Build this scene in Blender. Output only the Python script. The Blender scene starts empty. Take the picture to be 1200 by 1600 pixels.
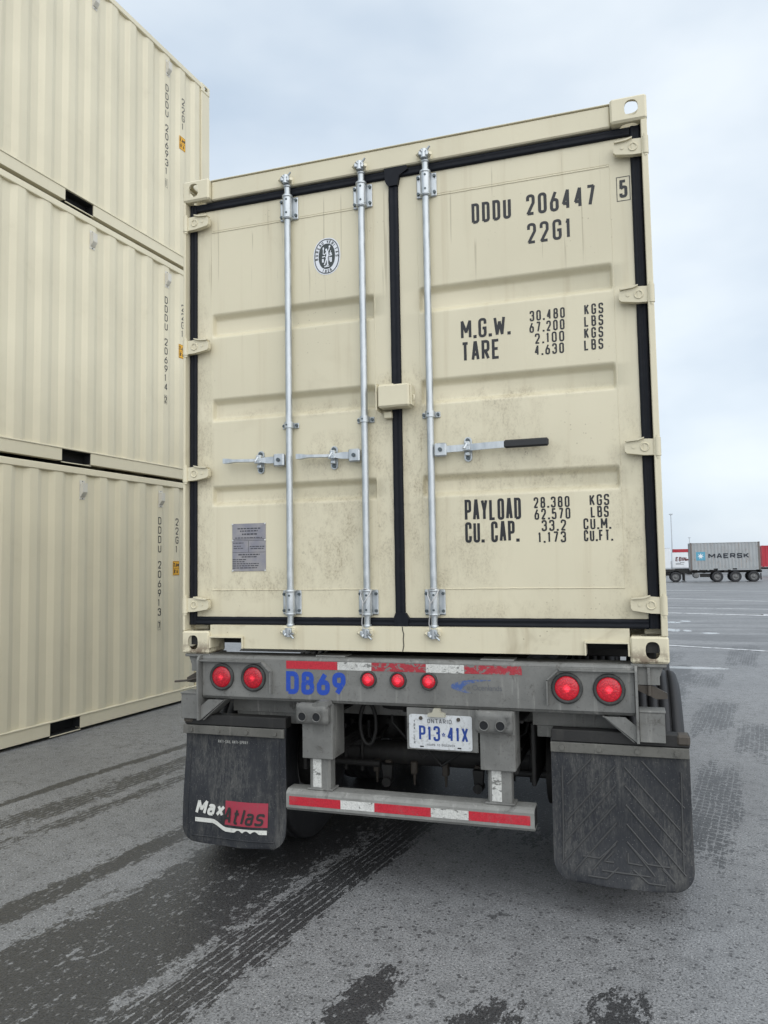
import bpy, bmesh, math, random
from mathutils import Vector, Matrix, noise
R = math.radians
SC = bpy.context.scene
COL = SC.collection
random.seed(7)

# ------------------------------------------------------------------ camera
CAM = Vector((1.0774, -3.5693, 1.5655))
YAW, PITCH, ROLL, FPX = -.3122, .0695, -.0163, 1192.19
fw = Vector((math.sin(YAW)*math.cos(PITCH), math.cos(YAW)*math.cos(PITCH), math.sin(PITCH)))
rt = Vector((math.cos(YAW), -math.sin(YAW), 0)); up = rt.cross(fw)
r2 = rt*math.cos(ROLL)+up*math.sin(ROLL); u2 = -rt*math.sin(ROLL)+up*math.cos(ROLL)
cd = bpy.data.cameras.new('camera'); cam = bpy.data.objects.new('camera', cd); COL.objects.link(cam)
M = Matrix((r2, u2, -fw)).transposed().to_4x4(); M.translation = CAM; cam.matrix_world = M
cd.sensor_fit = 'VERTICAL'; cd.sensor_height = 36.0; cd.lens = 36.0*FPX/1600.0
cd.clip_start = .05; cd.clip_end = 5000
SC.camera = cam
SC.render.resolution_x, SC.render.resolution_y = 768, 1024

# ------------------------------------------------------------------ light and sky
SUN_DIR = Vector((.50, -.52, .69)).normalized()          # towards the sun, behind the camera
SUN_EL = math.asin(SUN_DIR.z); SUN_AZ = math.atan2(SUN_DIR.x, SUN_DIR.y)
sd = bpy.data.lights.new('sun', 'SUN'); sun = bpy.data.objects.new('sun', sd); COL.objects.link(sun)
sd.energy = 1.5; sd.angle = R(110); sd.color = (1, .97, .92)
sun.rotation_euler = SUN_DIR.to_track_quat('Z', 'Y').to_euler()
W = bpy.data.worlds.new('World'); SC.world = W; W.use_nodes = True
wn = W.node_tree.nodes; wl = W.node_tree.links; wn.clear()
sky = wn.new('ShaderNodeTexSky'); sky.sky_type = 'NISHITA'; sky.sun_disc = False
sky.sun_elevation = SUN_EL; sky.sun_rotation = SUN_AZ; sky.air_density = 1.0; sky.dust_density = 2.0; sky.ozone_density = 1.5
wtc = wn.new('ShaderNodeTexCoord')
wmap = wn.new('ShaderNodeMapping'); wmap.inputs['Scale'].default_value = (1.1, 1.1, 2.2); wmap.inputs['Location'].default_value = (.3, .2, .1)
wnz = wn.new('ShaderNodeTexNoise'); wnz.inputs['Scale'].default_value = 1.7; wnz.inputs['Detail'].default_value = 5; wnz.inputs['Roughness'].default_value = .48
wcr = wn.new('ShaderNodeValToRGB')
wcr.color_ramp.elements[0].position = .36; wcr.color_ramp.elements[0].color = (4.1, 4.85, 5.7, 1)
wcr.color_ramp.elements[1].position = .62; wcr.color_ramp.elements[1].color = (6.3, 6.8, 7.2, 1)
wmx = wn.new('ShaderNodeMix'); wmx.data_type = 'RGBA'; wmx.inputs[0].default_value = .88
wbg = wn.new('ShaderNodeBackground'); wbg.inputs['Strength'].default_value = .1
wout = wn.new('ShaderNodeOutputWorld')
wl.new(wtc.outputs['Generated'], wmap.inputs['Vector']); wl.new(wmap.outputs['Vector'], wnz.inputs['Vector'])
wl.new(wnz.outputs['Fac'], wcr.inputs['Fac']); wl.new(sky.outputs['Color'], wmx.inputs[6]); wl.new(wcr.outputs['Color'], wmx.inputs[7])
wl.new(wmx.outputs[2], wbg.inputs['Color']); wl.new(wbg.outputs['Background'], wout.inputs['Surface'])
SC.view_settings.view_transform = 'Standard'; SC.view_settings.look = 'None'
SC.view_settings.exposure = .62; SC.view_settings.gamma = 1; SC.view_settings.use_curve_mapping = False
SC.cycles.use_denoising = True
SC.cycles.max_bounces = 5; SC.cycles.diffuse_bounces = 3; SC.cycles.glossy_bounces = 3

# ------------------------------------------------------------------ material helpers
class NT:
    def __init__(s, m): s.m = m; s.t = m.node_tree; s.n = s.t.nodes; s.l = s.t.links
    def new(s, k, **kw):
        x = s.n.new(k)
        for a, b in kw.items(): setattr(x, a, b)
        return x
    def put(s, sock, v):
        if v is None: return
        if hasattr(v, 'is_linked') or hasattr(v, 'links'): s.l.new(v, sock)
        else: sock.default_value = v
    def math(s, op, a, b=None, c=None, clamp=False):
        x = s.new('ShaderNodeMath', operation=op); x.use_clamp = clamp
        s.put(x.inputs[0], a); s.put(x.inputs[1], b); s.put(x.inputs[2], c)
        return x.outputs[0]
    def vmath(s, op, a, b=None):
        x = s.new('ShaderNodeVectorMath', operation=op); s.put(x.inputs[0], a); s.put(x.inputs[1], b)
        return x.outputs[0]
    def noise(s, vec, scale, detail=3, rough=.5, dist=0):
        x = s.new('ShaderNodeTexNoise'); s.put(x.inputs['Vector'], vec)
        x.inputs['Scale'].default_value = scale; x.inputs['Detail'].default_value = detail
        x.inputs['Roughness'].default_value = rough; x.inputs['Distortion'].default_value = dist
        return x.outputs['Fac']
    def voro(s, vec, scale, feature='F1', out='Distance', rnd=1):
        x = s.new('ShaderNodeTexVoronoi', feature=feature); s.put(x.inputs['Vector'], vec)
        x.inputs['Scale'].default_value = scale; x.inputs['Randomness'].default_value = rnd
        return x.outputs[out]
    def ss(s, v, a, b):          # smooth step a..b to 0..1
        x = s.new('ShaderNodeMapRange', interpolation_type='SMOOTHSTEP'); s.put(x.inputs[0], v)
        x.inputs[1].default_value = a; x.inputs[2].default_value = b
        return x.outputs[0]
    def mix(s, f, a, b):
        x = s.new('ShaderNodeMix', data_type='RGBA'); s.put(x.inputs[0], f); s.put(x.inputs[6], a); s.put(x.inputs[7], b)
        return x.outputs[2]
    def mixf(s, f, a, b):
        x = s.new('ShaderNodeMix', data_type='FLOAT'); s.put(x.inputs[0], f); s.put(x.inputs[2], a); s.put(x.inputs[3], b)
        return x.outputs[0]
    def map(s, vec, scale=(1, 1, 1), loc=(0, 0, 0), rot=(0, 0, 0)):
        x = s.new('ShaderNodeMapping'); s.put(x.inputs['Vector'], vec)
        x.inputs['Scale'].default_value = scale; x.inputs['Location'].default_value = loc; x.inputs['Rotation'].default_value = rot
        return x.outputs[0]
    def obj(s):
        return s.new('ShaderNodeTexCoord').outputs['Object']
    def geo(s):
        return s.new('ShaderNodeNewGeometry').outputs['Position']
    def sep(s, v):
        x = s.new('ShaderNodeSeparateXYZ'); s.put(x.inputs[0], v); return x.outputs
    def comb(s, a, b, c=0.):
        x = s.new('ShaderNodeCombineXYZ'); s.put(x.inputs[0], a); s.put(x.inputs[1], b); s.put(x.inputs[2], c); return x.outputs[0]
    def bump(s, h, strength=.3, dist=.01):
        x = s.new('ShaderNodeBump'); s.put(x.inputs['Height'], h)
        x.inputs['Strength'].default_value = strength; x.inputs['Distance'].default_value = dist
        return x.outputs[0]
MATS = {}
def mat(name, color=(.5, .5, .5), rough=.5, metal=0., spec=.5, build=None):
    if name in MATS: return MATS[name]
    m = bpy.data.materials.new(name); m.use_nodes = True; MATS[name] = m
    t = NT(m); b = t.n['Principled BSDF']; t.b = b
    b.inputs['Base Color'].default_value = (*color, 1); b.inputs['Roughness'].default_value = rough
    b.inputs['Metallic'].default_value = metal; b.inputs['Specular IOR Level'].default_value = spec
    m.diffuse_color = (*color, 1)
    if build: build(t, b)
    return m
def rgba(c, k=1): return (c[0]*k, c[1]*k, c[2]*k, 1)

def paint_builder(base, dirt=(.24, .19, .115), amount=1., door=False, rust=False):
    def f(t, b):
        o = t.obj(); g = t.geo()
        big = t.noise(o, 1.3, 4); streak = t.noise(t.map(o, (14, 14, .55)), 1, 4, .6)
        fine = t.noise(o, 60, 3)
        c = t.mix(t.ss(big, .3, .75), rgba(base, 1.03), rgba(base, .94))
        c = t.mix(t.math('MULTIPLY', t.ss(streak, .52, .78), .30*amount), c, rgba(dirt, 1.7))
        sp = t.math('MULTIPLY', t.math('LESS_THAN', t.voro(o, 34), .11), t.ss(t.noise(o, 2.6, 3), .52, .66))
        c = t.mix(t.math('MULTIPLY', sp, .45*amount), c, rgba(dirt))
        sm = t.math('MULTIPLY', t.ss(t.noise(o, 3.1, 4, .7, .5), .56, .78), (.16 if door else .33)*amount)
        c = t.mix(sm, c, rgba(dirt, 1.25))
        if door:
            s = t.sep(o)
            scuff = t.noise(t.map(o, (1, 1, .55)), 11, 6, .8, .25); fleck = t.noise(t.map(o, (1, 1, .7)), 100, 3, .7)
            nz = t.math('MULTIPLY', t.ss(scuff, .40, .66), t.math('ADD', .35, t.math('MULTIPLY', t.ss(fleck, .45, .62), .65)))
            tot = None
            for (cx, cz, rx, rz, k) in ((-.30, .55, .36, .34, .8), (-.36, 1.0, .26, .16, .6), (-.10, .80, .13, .6, .75), (.07, .90, .10, .6, .85), (.55, .96, .28, .13, 1.), (.62, .86, .55, .10, .6), (.46, 1.13, .3, .25, .5), (.33, .55, .22, .3, .45), (.18, .35, .12, .3, .7), (-1.13, .8, .08, 1.3, .7), (1.08, .55, .12, .7, .6), (-.82, .36, .34, .10, .8), (.5, 1.26, .6, .05, .6), (-.5, 1.27, .6, .05, .5), (-.4, .80, .7, .05, .5), (.0, 1.37, .16, .07, .9), (.5, .22, .8, .06, .4)):
                dx = t.math('DIVIDE', t.math('SUBTRACT', s[0], cx), rx); dz = t.math('DIVIDE', t.math('SUBTRACT', s[2], cz), rz)
                m_ = t.math('MULTIPLY', t.math('SUBTRACT', 1., t.math('ADD', t.math('MULTIPLY', dx, dx), t.math('MULTIPLY', dz, dz)), clamp=True), k)
                tot = m_ if tot is None else t.math('MAXIMUM', tot, m_)
            c = t.mix(t.math('MULTIPLY', t.math('MULTIPLY', t.math('POWER', tot, .7), nz), .8), c, rgba(dirt, 1.05))
            mk = t.math('MULTIPLY', t.ss(t.noise(t.map(o, (1, 1, 1), rot=(0, .5, 0)), 13, 5, .8, .8), .665, .68), t.math('ADD', .06, tot))
            c = t.mix(t.math('MULTIPLY', mk, .55), c, rgba(dirt, .6))
            # dried run marks under the top weld
            run = t.ss(t.noise(t.map(o, (60, 60, 1.2)), 1, 2, .5, .3), .66, .70)
            band = t.math('MULTIPLY', t.ss(s[2], 1.75, 2.0), t.math('SUBTRACT', 1., t.ss(s[2], 2.35, 2.42)))
            c = t.mix(t.math('MULTIPLY', t.math('MULTIPLY', run, band), .35), c, rgba(dirt, .9))
        if rust:
            s = t.sep(o)
            rn = t.ss(t.noise(o, 15, 5, .7), .42, .60)
            lo = t.math('SUBTRACT', 1., t.ss(s[2], .0, .095))
            c = t.mix(t.math('MULTIPLY', t.math('MULTIPLY', rn, lo), .85), c, (.10, .055, .035, 1))
        t.l.new(c, b.inputs['Base Color'])
        t.put(b.inputs['Roughness'], t.mixf(t.ss(big, .3, .7), .38, .52))
        t.l.new(t.bump(t.math('ADD', t.math('MULTIPLY', fine, .25), t.noise(o, 5, 2)), .16, .006), b.inputs['Normal'])
    return f
BEIGE = (.665, .61, .45)
m_door = mat('door_paint', BEIGE, .45, build=paint_builder(BEIGE, door=True))
m_cont = mat('container_paint', BEIGE, .45, build=paint_builder(BEIGE, amount=.45))
m_cast = mat('casting_paint', BEIGE, .45, build=paint_builder(BEIGE, amount=.8, rust=True))
m_sill = mat('sill_paint', BEIGE, .45, build=paint_builder(BEIGE, amount=1.5))
STK = (.675, .625, .475)
m_stack = mat('stack_paint', STK, .42, build=paint_builder(STK, amount=.3))
def gask(t, b):
    o = t.obj(); n = t.noise(o, 22, 4)
    t.l.new(t.mix(t.ss(n, .5, .8), (.004, .0055, .010, 1), (.010, .012, .017, 1)), b.inputs['Base Color'])
    t.l.new(t.bump(n, .25, .004), b.inputs['Normal'])
m_gask = mat('rubber_gasket', (.013, .015, .021), .6, 0, .25, build=gask)
def galv(t, b):
    o = t.obj(); n = t.noise(t.map(o, (1, 1, .35)), 40, 3)
    c = t.mix(t.ss(n, .3, .75), (.44, .47, .49, 1), (.60, .63, .65, 1))
    t.l.new(c, b.inputs['Base Color']); t.put(b.inputs['Roughness'], t.mixf(t.ss(n, .3, .7), .32, .5))
    t.l.new(t.bump(n, .03, .001), b.inputs['Normal'])
m_galv = mat('galvanised_steel', (.6, .62, .64), .4, .75, build=galv)
m_bolt = mat('bolt_steel', (.10, .12, .13), .45, .7)
m_ink = mat('black_marking', (.012, .013, .016), .45)
m_dark = mat('dark_recess', (.008, .009, .011), .8)
m_grip = mat('rubber_grip', (.014, .015, .017), .5)
m_plate = mat('data_plate_metal', (.30, .29, .31), .45, .4, build=lambda t, b: t.l.new(t.mix(t.ss(t.noise(t.obj(), 14, 3), .35, .7), (.27, .265, .30, 1), (.36, .34, .34, 1)), b.inputs['Base Color']))
m_plateink = mat('data_plate_ink', (.06, .06, .07), .5)
m_rivet = mat('rivet_metal', (.75, .75, .72), .3, .5)
m_white = mat('white_sticker', (.72, .74, .78), .4)
m_emb = mat('emblem_dark', (.035, .045, .045), .45)
m_yel = mat('yellow_label', (.80, .42, .02), .45)
def grime(base, dark=(.045, .045, .043), light=(.34, .34, .32), k=1.):
    def f(t, b):
        o = t.obj(); n = t.noise(o, 5, 6, .62); st = t.noise(t.map(o, (26, 26, 2.2)), 1, 4, .65); fi = t.noise(o, 75, 3, .6)
        c = t.mix(t.ss(n, .32, .72), rgba(base, .80), rgba(base, 1.16))
        c = t.mix(t.math('MULTIPLY', t.ss(st, .54, .76), .55*k), c, rgba(light))
        c = t.mix(t.math('MULTIPLY', t.ss(t.noise(o, 11, 6, .7, .5), .56, .72), .6*k), c, rgba(dark))
        c = t.mix(t.math('MULTIPLY', t.ss(fi, .58, .72), .3*k), c, rgba(dark))
        t.l.new(c, b.inputs['Base Color']); t.put(b.inputs['Roughness'], t.mixf(n, .5, .8))
        t.l.new(t.bump(t.math('ADD', n, t.math('MULTIPLY', fi, .3)), .3, .006), b.inputs['Normal'])
    return f
CHG = (.175, .175, .165)
m_chas = mat('dirty_grey_chassis_paint', CHG, .65, build=grime(CHG, (.05, .044, .036), (.33, .325, .30), 1.2))
CHL = (.24, .24, .225)
m_chasl = mat('grey_bumper_paint', CHL, .65, build=grime(CHL, light=(.4, .4, .38)))
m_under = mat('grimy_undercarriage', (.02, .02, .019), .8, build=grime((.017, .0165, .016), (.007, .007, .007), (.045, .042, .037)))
m_rust = mat('rusty_hardware', (.07, .055, .045), .8, build=grime((.062, .052, .042), (.02, .018, .016), (.13, .11, .09)))
m_tyre = mat('tyre_rubber', (.02, .021, .023), .75, build=grime((.020, .021, .024), (.010, .010, .011), (.055, .055, .055), .8))
def flapmat(t, b):
    o = t.obj()
    st = t.noise(t.map(o, (34, 34, 3.6)), 1, 5, .72); fine = t.noise(t.map(o, (120, 120, 40)), 1, 3, .7); big = t.noise(t.map(o, (5.5, 5.5, 3.2)), 1, 5, .65, .4)
    d = t.math('ADD', t.math('MULTIPLY', t.ss(st, .40, .72), .55), t.math('MULTIPLY', t.ss(fine, .40, .70), .45))
    d = t.math('MULTIPLY', d, t.mixf(t.ss(big, .36, .62), .12, 1.15))
    c = t.mix(d, (.012, .014, .019, 1), (.088, .087, .081, 1))
    c = t.mix(t.math('MULTIPLY', t.math('LESS_THAN', t.voro(o, 75), .14), .5), c, (.14, .14, .135, 1))
    t.l.new(c, b.inputs['Base Color']); b.inputs['Roughness'].default_value = .62
    t.l.new(t.bump(t.math('ADD', fine, st), .25, .003), b.inputs['Normal'])
m_flap = mat('mud_flap_rubber', (.03, .032, .036), .6, build=flapmat)
m_ribs = mat('dusty_rubber_rib', (.05, .051, .052), .6)
m_clamp = mat('dirty_clamp_steel', (.1, .1, .09), .7, build=grime((.115, .112, .10), (.03, .03, .027), (.22, .21, .19)))
m_dock = mat('dock_bumper_rubber', (.13, .13, .125), .8, build=grime((.15, .15, .142), (.03, .03, .03), (.3, .3, .28), 1.2))
m_rim = mat('wheel_rim_steel', (.2, .2, .2), .5, .3, build=grime((.19, .19, .19), (.06, .055, .05), (.45, .45, .45)))
m_ring = mat('lamp_grommet', (.03, .032, .032), .65, build=grime((.035, .037, .036), (.015, .015, .015), (.12, .12, .11), .8))
def lens(e):
    def f(t, b):
        o = t.obj()
        r_ = t.vmath('LENGTH', o); L = t.new('ShaderNodeVectorMath', operation='LENGTH'); t.l.new(o, L.inputs[0])
        core = t.math('SUBTRACT', 1., t.ss(L.outputs['Value'], .0, .034))
        facet = t.voro(o, 130)
        t.l.new(t.mix(t.ss(facet, .1, .6), (.55, .008, .022, 1), (.26, .004, .012, 1)), b.inputs['Base Color'])
        b.inputs['Emission Color'].default_value = (1, .035, .06, 1)
        t.put(b.inputs['Emission Strength'], t.math('ADD', .13*e, t.math('MULTIPLY', t.math('POWER', core, 2.6), t.math('MULTIPLY', t.math('SUBTRACT', 1.2, facet), 10.*e))))
        t.l.new(t.bump(facet, .5, .003), b.inputs['Normal'])
        b.inputs['Coat Weight'].default_value = .15
    return f
m_lens1 = mat('red_lamp_lens', (.5, .01, .03), .25, build=lens(1.0))
m_lens0 = mat('red_lamp_lens_dim', (.5, .01, .03), .25, build=lens(.5))
def tape(col, wear):
    def f(t, b):
        o = t.obj(); n = t.noise(t.map(o, (1, 1, 1.6)), 26, 6, .7, .4); fi = t.noise(o, 130, 3)
        w_ = t.ss(n, wear, wear+.05)
        c = t.mix(t.ss(fi, .35, .75), rgba(col), rgba(col, .72))
        c = t.mix(t.math('MULTIPLY', t.ss(t.noise(o, 9, 5, .7), .5, .8), .45), c, (.2, .19, .175, 1))
        t.l.new(t.mix(w_, c, (.17, .17, .16, 1)), b.inputs['Base Color'])
        t.l.new(t.bump(w_, .3, .001), b.inputs['Normal'])
    return f
m_tr = mat('red_reflective_tape', (.5, .02, .03), .4, build=tape((.52, .022, .04), .61))
m_tw = mat('white_reflective_tape', (.7, .7, .68), .4, build=tape((.68, .68, .65), .60))
m_trw = mat('worn_red_tape', (.4, .03, .04), .45, build=tape((.40, .03, .045), .52))
m_tww = mat('worn_white_tape', (.6, .6, .58), .45, build=tape((.62, .62, .59), .56))
m_blue = mat('blue_stencil', (.01, .055, .36), .5, build=lambda t, b: t.l.new(t.mix(t.ss(t.noise(t.obj(), 55, 5, .7), .55, .72), (.012, .06, .38, 1), (.10, .13, .24, 1)), b.inputs['Base Color']))
m_bluef = mat('faded_blue_decal', (.06, .10, .28), .55, build=lambda t, b: t.l.new(t.mix(t.ss(t.noise(t.obj(), 45, 5, .7), .44, .62), (.05, .10, .28, 1), (.165, .17, .175, 1)), b.inputs['Base Color']))
m_fade = mat('faded_decal_ink', (.11, .115, .125), .6)
m_lp = mat('licence_plate_white', (.6, .61, .62), .4, build=lambda t, b: t.l.new(t.mix(t.math('MULTIPLY', t.ss(t.noise(t.obj(), 60, 5, .7), .5, .72), .6), (.60, .62, .63, 1), (.22, .21, .19, 1)), b.inputs['Base Color']))
m_lpb = mat('licence_plate_blue', (.015, .05, .25), .45)
m_flogr = mat('flap_logo_red', (.30, .03, .05), .55, build=lambda t, b: t.l.new(t.mix(t.ss(t.noise(t.map(t.obj(), (3, 3, 1)), 40, 5, .7), .5, .8), (.33, .03, .055, 1), (.17, .07, .075, 1)), b.inputs['Base Color']))
m_flogw = mat('flap_logo_white', (.6, .6, .56), .55, build=lambda t, b: t.l.new(t.mix(t.ss(t.noise(t.obj(), 60, 5, .7), .5, .75), (.62, .62, .58, 1), (.36, .36, .33, 1)), b.inputs['Base Color']))
m_flogk = mat('flap_logo_black', (.02, .02, .02), .6)
m_wire = mat('wire_rope', (.5, .5, .5), .45, .6)
m_wpaint = mat('line_paint', (.62, .63, .64), .6, build=lambda t, b: t.l.new(t.mix(t.ss(t.noise(t.obj(), 5, 6, .75), .50, .62), (.66, .67, .68, 1), (.20, .20, .205, 1)), b.inputs['Base Color']))
GRYC = (.34, .36, .37)
m_gcont = mat('grey_container_paint', GRYC, .55, build=paint_builder(GRYC, (.17, .12, .085), 2.4))
m_gpost = mat('grey_container_frame_paint', (.16, .14, .13), .6)
m_rcont = mat('red_container_paint', (.42, .02, .035), .5, build=paint_builder((.42, .022, .04), (.15, .05, .04), .7))
m_wbox = mat('white_trailer_panel', (.76, .79, .82), .4, build=paint_builder((.76, .79, .82), (.4, .4, .4), .4))
m_mblue = mat('light_blue_logo', (.10, .34, .48), .5)
m_mwhite = mat('white_logo', (.78, .8, .82), .5)
m_mink = mat('navy_lettering', (.012, .018, .03), .5)
m_rink = mat('dark_red_lettering', (.10, .012, .018), .5)
m_pole = mat('pole_grey', (.5, .53, .56), .5, .3)
m_vent = mat('vent_plastic', (.60, .58, .52), .5)

# ground
TA = .154
def ground_mat(t, b):
    p = t.geo(); s = t.sep(p)
    ca, sa = math.cos(TA), math.sin(TA)
    u = t.math('SUBTRACT', t.math('MULTIPLY', s[0], ca), t.math('MULTIPLY', s[1], sa))
    v = t.math('ADD', t.math('MULTIPLY', s[0], sa), t.math('MULTIPLY', s[1], ca))
    uv = t.comb(u, v)
    grain = t.noise(p, 110, 2, .65); speck = t.voro(p, 62); mid = t.noise(p, 9, 4, .65); big = t.noise(p, .7, 3, .5)
    along = t.noise(t.map(uv, (1, .28, 1)), 6, 5, .68)           # streaky noise along the tracks
    torn = t.noise(t.map(uv, (1, .55, 1)), 26, 4, .75)
    rag = t.math('ADD', t.math('MULTIPLY', t.math('SUBTRACT', along, .5), 2.1), t.math('MULTIPLY', t.math('SUBTRACT', torn, .5), 2.6))
    ribs = t.math('ABSOLUTE', t.math('SUBTRACT', t.math('FRACT', t.math('ADD', t.math('MULTIPLY', u, 26), t.math('MULTIPLY', along, 1.1))), .5))
    ribs = t.ss(t.math('ADD', ribs, t.math('MULTIPLY', t.math('SUBTRACT', torn, .5), .55)), .03, .15)                                  # 0 on the groove lines
    lug = t.math('ABSOLUTE', t.math('SUBTRACT', t.math('FRACT', t.math('ADD', t.math('MULTIPLY', v, 15), t.math('MULTIPLY', u, 4))), .5))
    lug = t.math('MULTIPLY', t.ss(lug, .05, .15), ribs)
    fld = None
    def band(u0, u1, e, v0, v1, k, ve=.35, tr=None, trk=.55):
        nonlocal fld
        a_ = t.math('MULTIPLY', t.ss(u, u0-e, u0+e), t.math('SUBTRACT', 1., t.ss(u, u1-e, u1+e)))
        q = t.math('MULTIPLY', t.ss(v, v0-ve, v0+ve), t.math('SUBTRACT', 1., t.ss(v, v1-ve, v1+ve)))
        a_ = t.math('MULTIPLY', t.math('MULTIPLY', a_, q), k)
        if tr: a_ = t.math('MULTIPLY', a_, t.mixf(trk, 1., tr))
        fld = a_ if fld is None else t.math('MAXIMUM', fld, a_)
    band(-3.14, -3.04, .05, -30, 40, .95)
    band(-2.82, -2.54, .07, -30, 30, .80, tr=ribs)
    band(-2.46, -2.30, .07, -30, 30, .66, tr=ribs)
    band(-1.67, -1.49, .07, -30, 8, .92)
    band(-1.30, -.54, .17, -3.5, 8, .90, .6)
    band(-.52, -.25, .08, -30, 8, .95, tr=ribs, trk=.62)
    band(-1.5, .62, .30, 1.05, 9, 1.05, .5)  # wet ground, also darkened here to stand in for shade under the trailer
    band(.13, .32, .07, -12, -.62, .95, .2)
    band(.52, .82, .12, -12, -.60, .84, .25)
    band(.95, 1.22, .12, -12, -.42, .76, .28)
    band(1.05, 1.37, .09, 1.0, 3.1, .98, .7, lug, .55)
    band(.86, 1.24, .10, 4.2, 5.9, .92, .8, lug, .55)
    band(1.28, 1.55, .06, 3.5, 4.8, .85, .4, lug, .6)
    band(.35, 1.0, .07, 6.8, 8.2, .72, .4, lug, .8)
    band(.9, 1.4, .07, 9.0, 12.5, .7, .8, ribs, .7)
    band(-.2, .3, .07, 9.2, 11, .66, .5, ribs, .7)
    core = t.math('ADD', t.math('SUBTRACT', fld, .5), t.math('MULTIPLY', rag, t.math('MINIMUM', 1., t.math('MULTIPLY', fld, 3))))
    mask = t.math('MULTIPLY', t.ss(core, -.07, .12), .93)
    bl = t.math('MULTIPLY', t.ss(t.noise(p, 3.2, 5, .74), .63, .68), .7)
    drop = t.math('MULTIPLY', t.math('LESS_THAN', t.voro(p, 15), t.math('MULTIPLY', t.ss(big, .42, .75), .26)), .6)
    mask = t.math('MAXIMUM', mask, t.math('MAXIMUM', bl, drop))
    far = t.ss(s[1], 7, 13)
    st = t.math('MULTIPLY', t.math('MULTIPLY', t.ss(t.noise(t.map(p, (.16, 1.0, 1), rot=(0, 0, .3)), 1.0, 5, .7), .45, .62), far), .55)
    mask = t.math('MAXIMUM', mask, st)
    dry = t.mix(t.ss(big, .35, .65), (.205, .208, .212, 1), (.245, .248, .252, 1))
    dry = t.mix(t.math('MULTIPLY', t.ss(mid, .42, .68), .55), dry, (.135, .136, .138, 1))
    dry = t.mix(t.math('MULTIPLY', t.ss(grain, .49, .62), .75), dry, (.065, .066, .068, 1))
    dry = t.mix(t.math('MULTIPLY', t.math('LESS_THAN', speck, .20), .6), dry, (.42, .42, .42, 1))
    dry = t.mix(t.math('MULTIPLY', t.math('LESS_THAN', t.voro(t.map(p, (1, 1, 1), loc=(3, 5, 0)), 30), t.math('MULTIPLY', mid, .42)), .72), dry, (.04, .04, .042, 1))
    wet = t.mix(t.ss(grain, .45, .65), (.036, .036, .037, 1), (.015, .015, .016, 1))
    wet = t.mix(t.math('MULTIPLY', t.ss(torn, .61, .645), .8), wet, (.17, .17, .172, 1))
    wet = t.mix(t.math('MULTIPLY', t.math('LESS_THAN', t.voro(t.map(uv, (1, .5, 1)), 36), .16), .6), wet, (.20, .20, .20, 1))
    t.l.new(t.mix(mask, dry, wet), b.inputs['Base Color'])
    pm = None                                           # puddles: x, y, half sizes
    for (cx, cy, rx, ry) in ((2.08, 18.3, .22, .35), (2.42, 18.8, .14, .3), (1.92, 15.65, .20, .42), (2.24, 15.5, .10, .3), (2.68, 14.85, .18, .25), (1.85, 8.55, .5, .16), (4.6, 21.9, .7, .5)):
        dx = t.math('DIVIDE', t.math('SUBTRACT', s[0], cx), rx); dy = t.math('DIVIDE', t.math('SUBTRACT', s[1], cy), ry)
        r_ = t.math('ADD', t.math('ADD', t.math('MULTIPLY', dx, dx), t.math('MULTIPLY', dy, dy)), t.math('MULTIPLY', t.math('SUBTRACT', mid, .5), 3.4))
        m_ = t.math('SUBTRACT', 1., t.ss(r_, .75, 1.05))
        pm = m_ if pm is None else t.math('MAXIMUM', pm, m_)
    t.put(b.inputs['Roughness'], t.mixf(pm, t.mixf(mask, .50, .42), .04))
    h = t.math('ADD', t.math('MULTIPLY', grain, .6), t.math('MULTIPLY', t.math('MINIMUM', speck, .5), .8))
    h = t.math('MULTIPLY', h, t.math('SUBTRACT', 1., pm))
    t.l.new(t.bump(h, .6, .006), b.inputs['Normal'])
m_ground = mat('worn_asphalt', (.19, .19, .19), .8, spec=.45, build=ground_mat)

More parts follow.
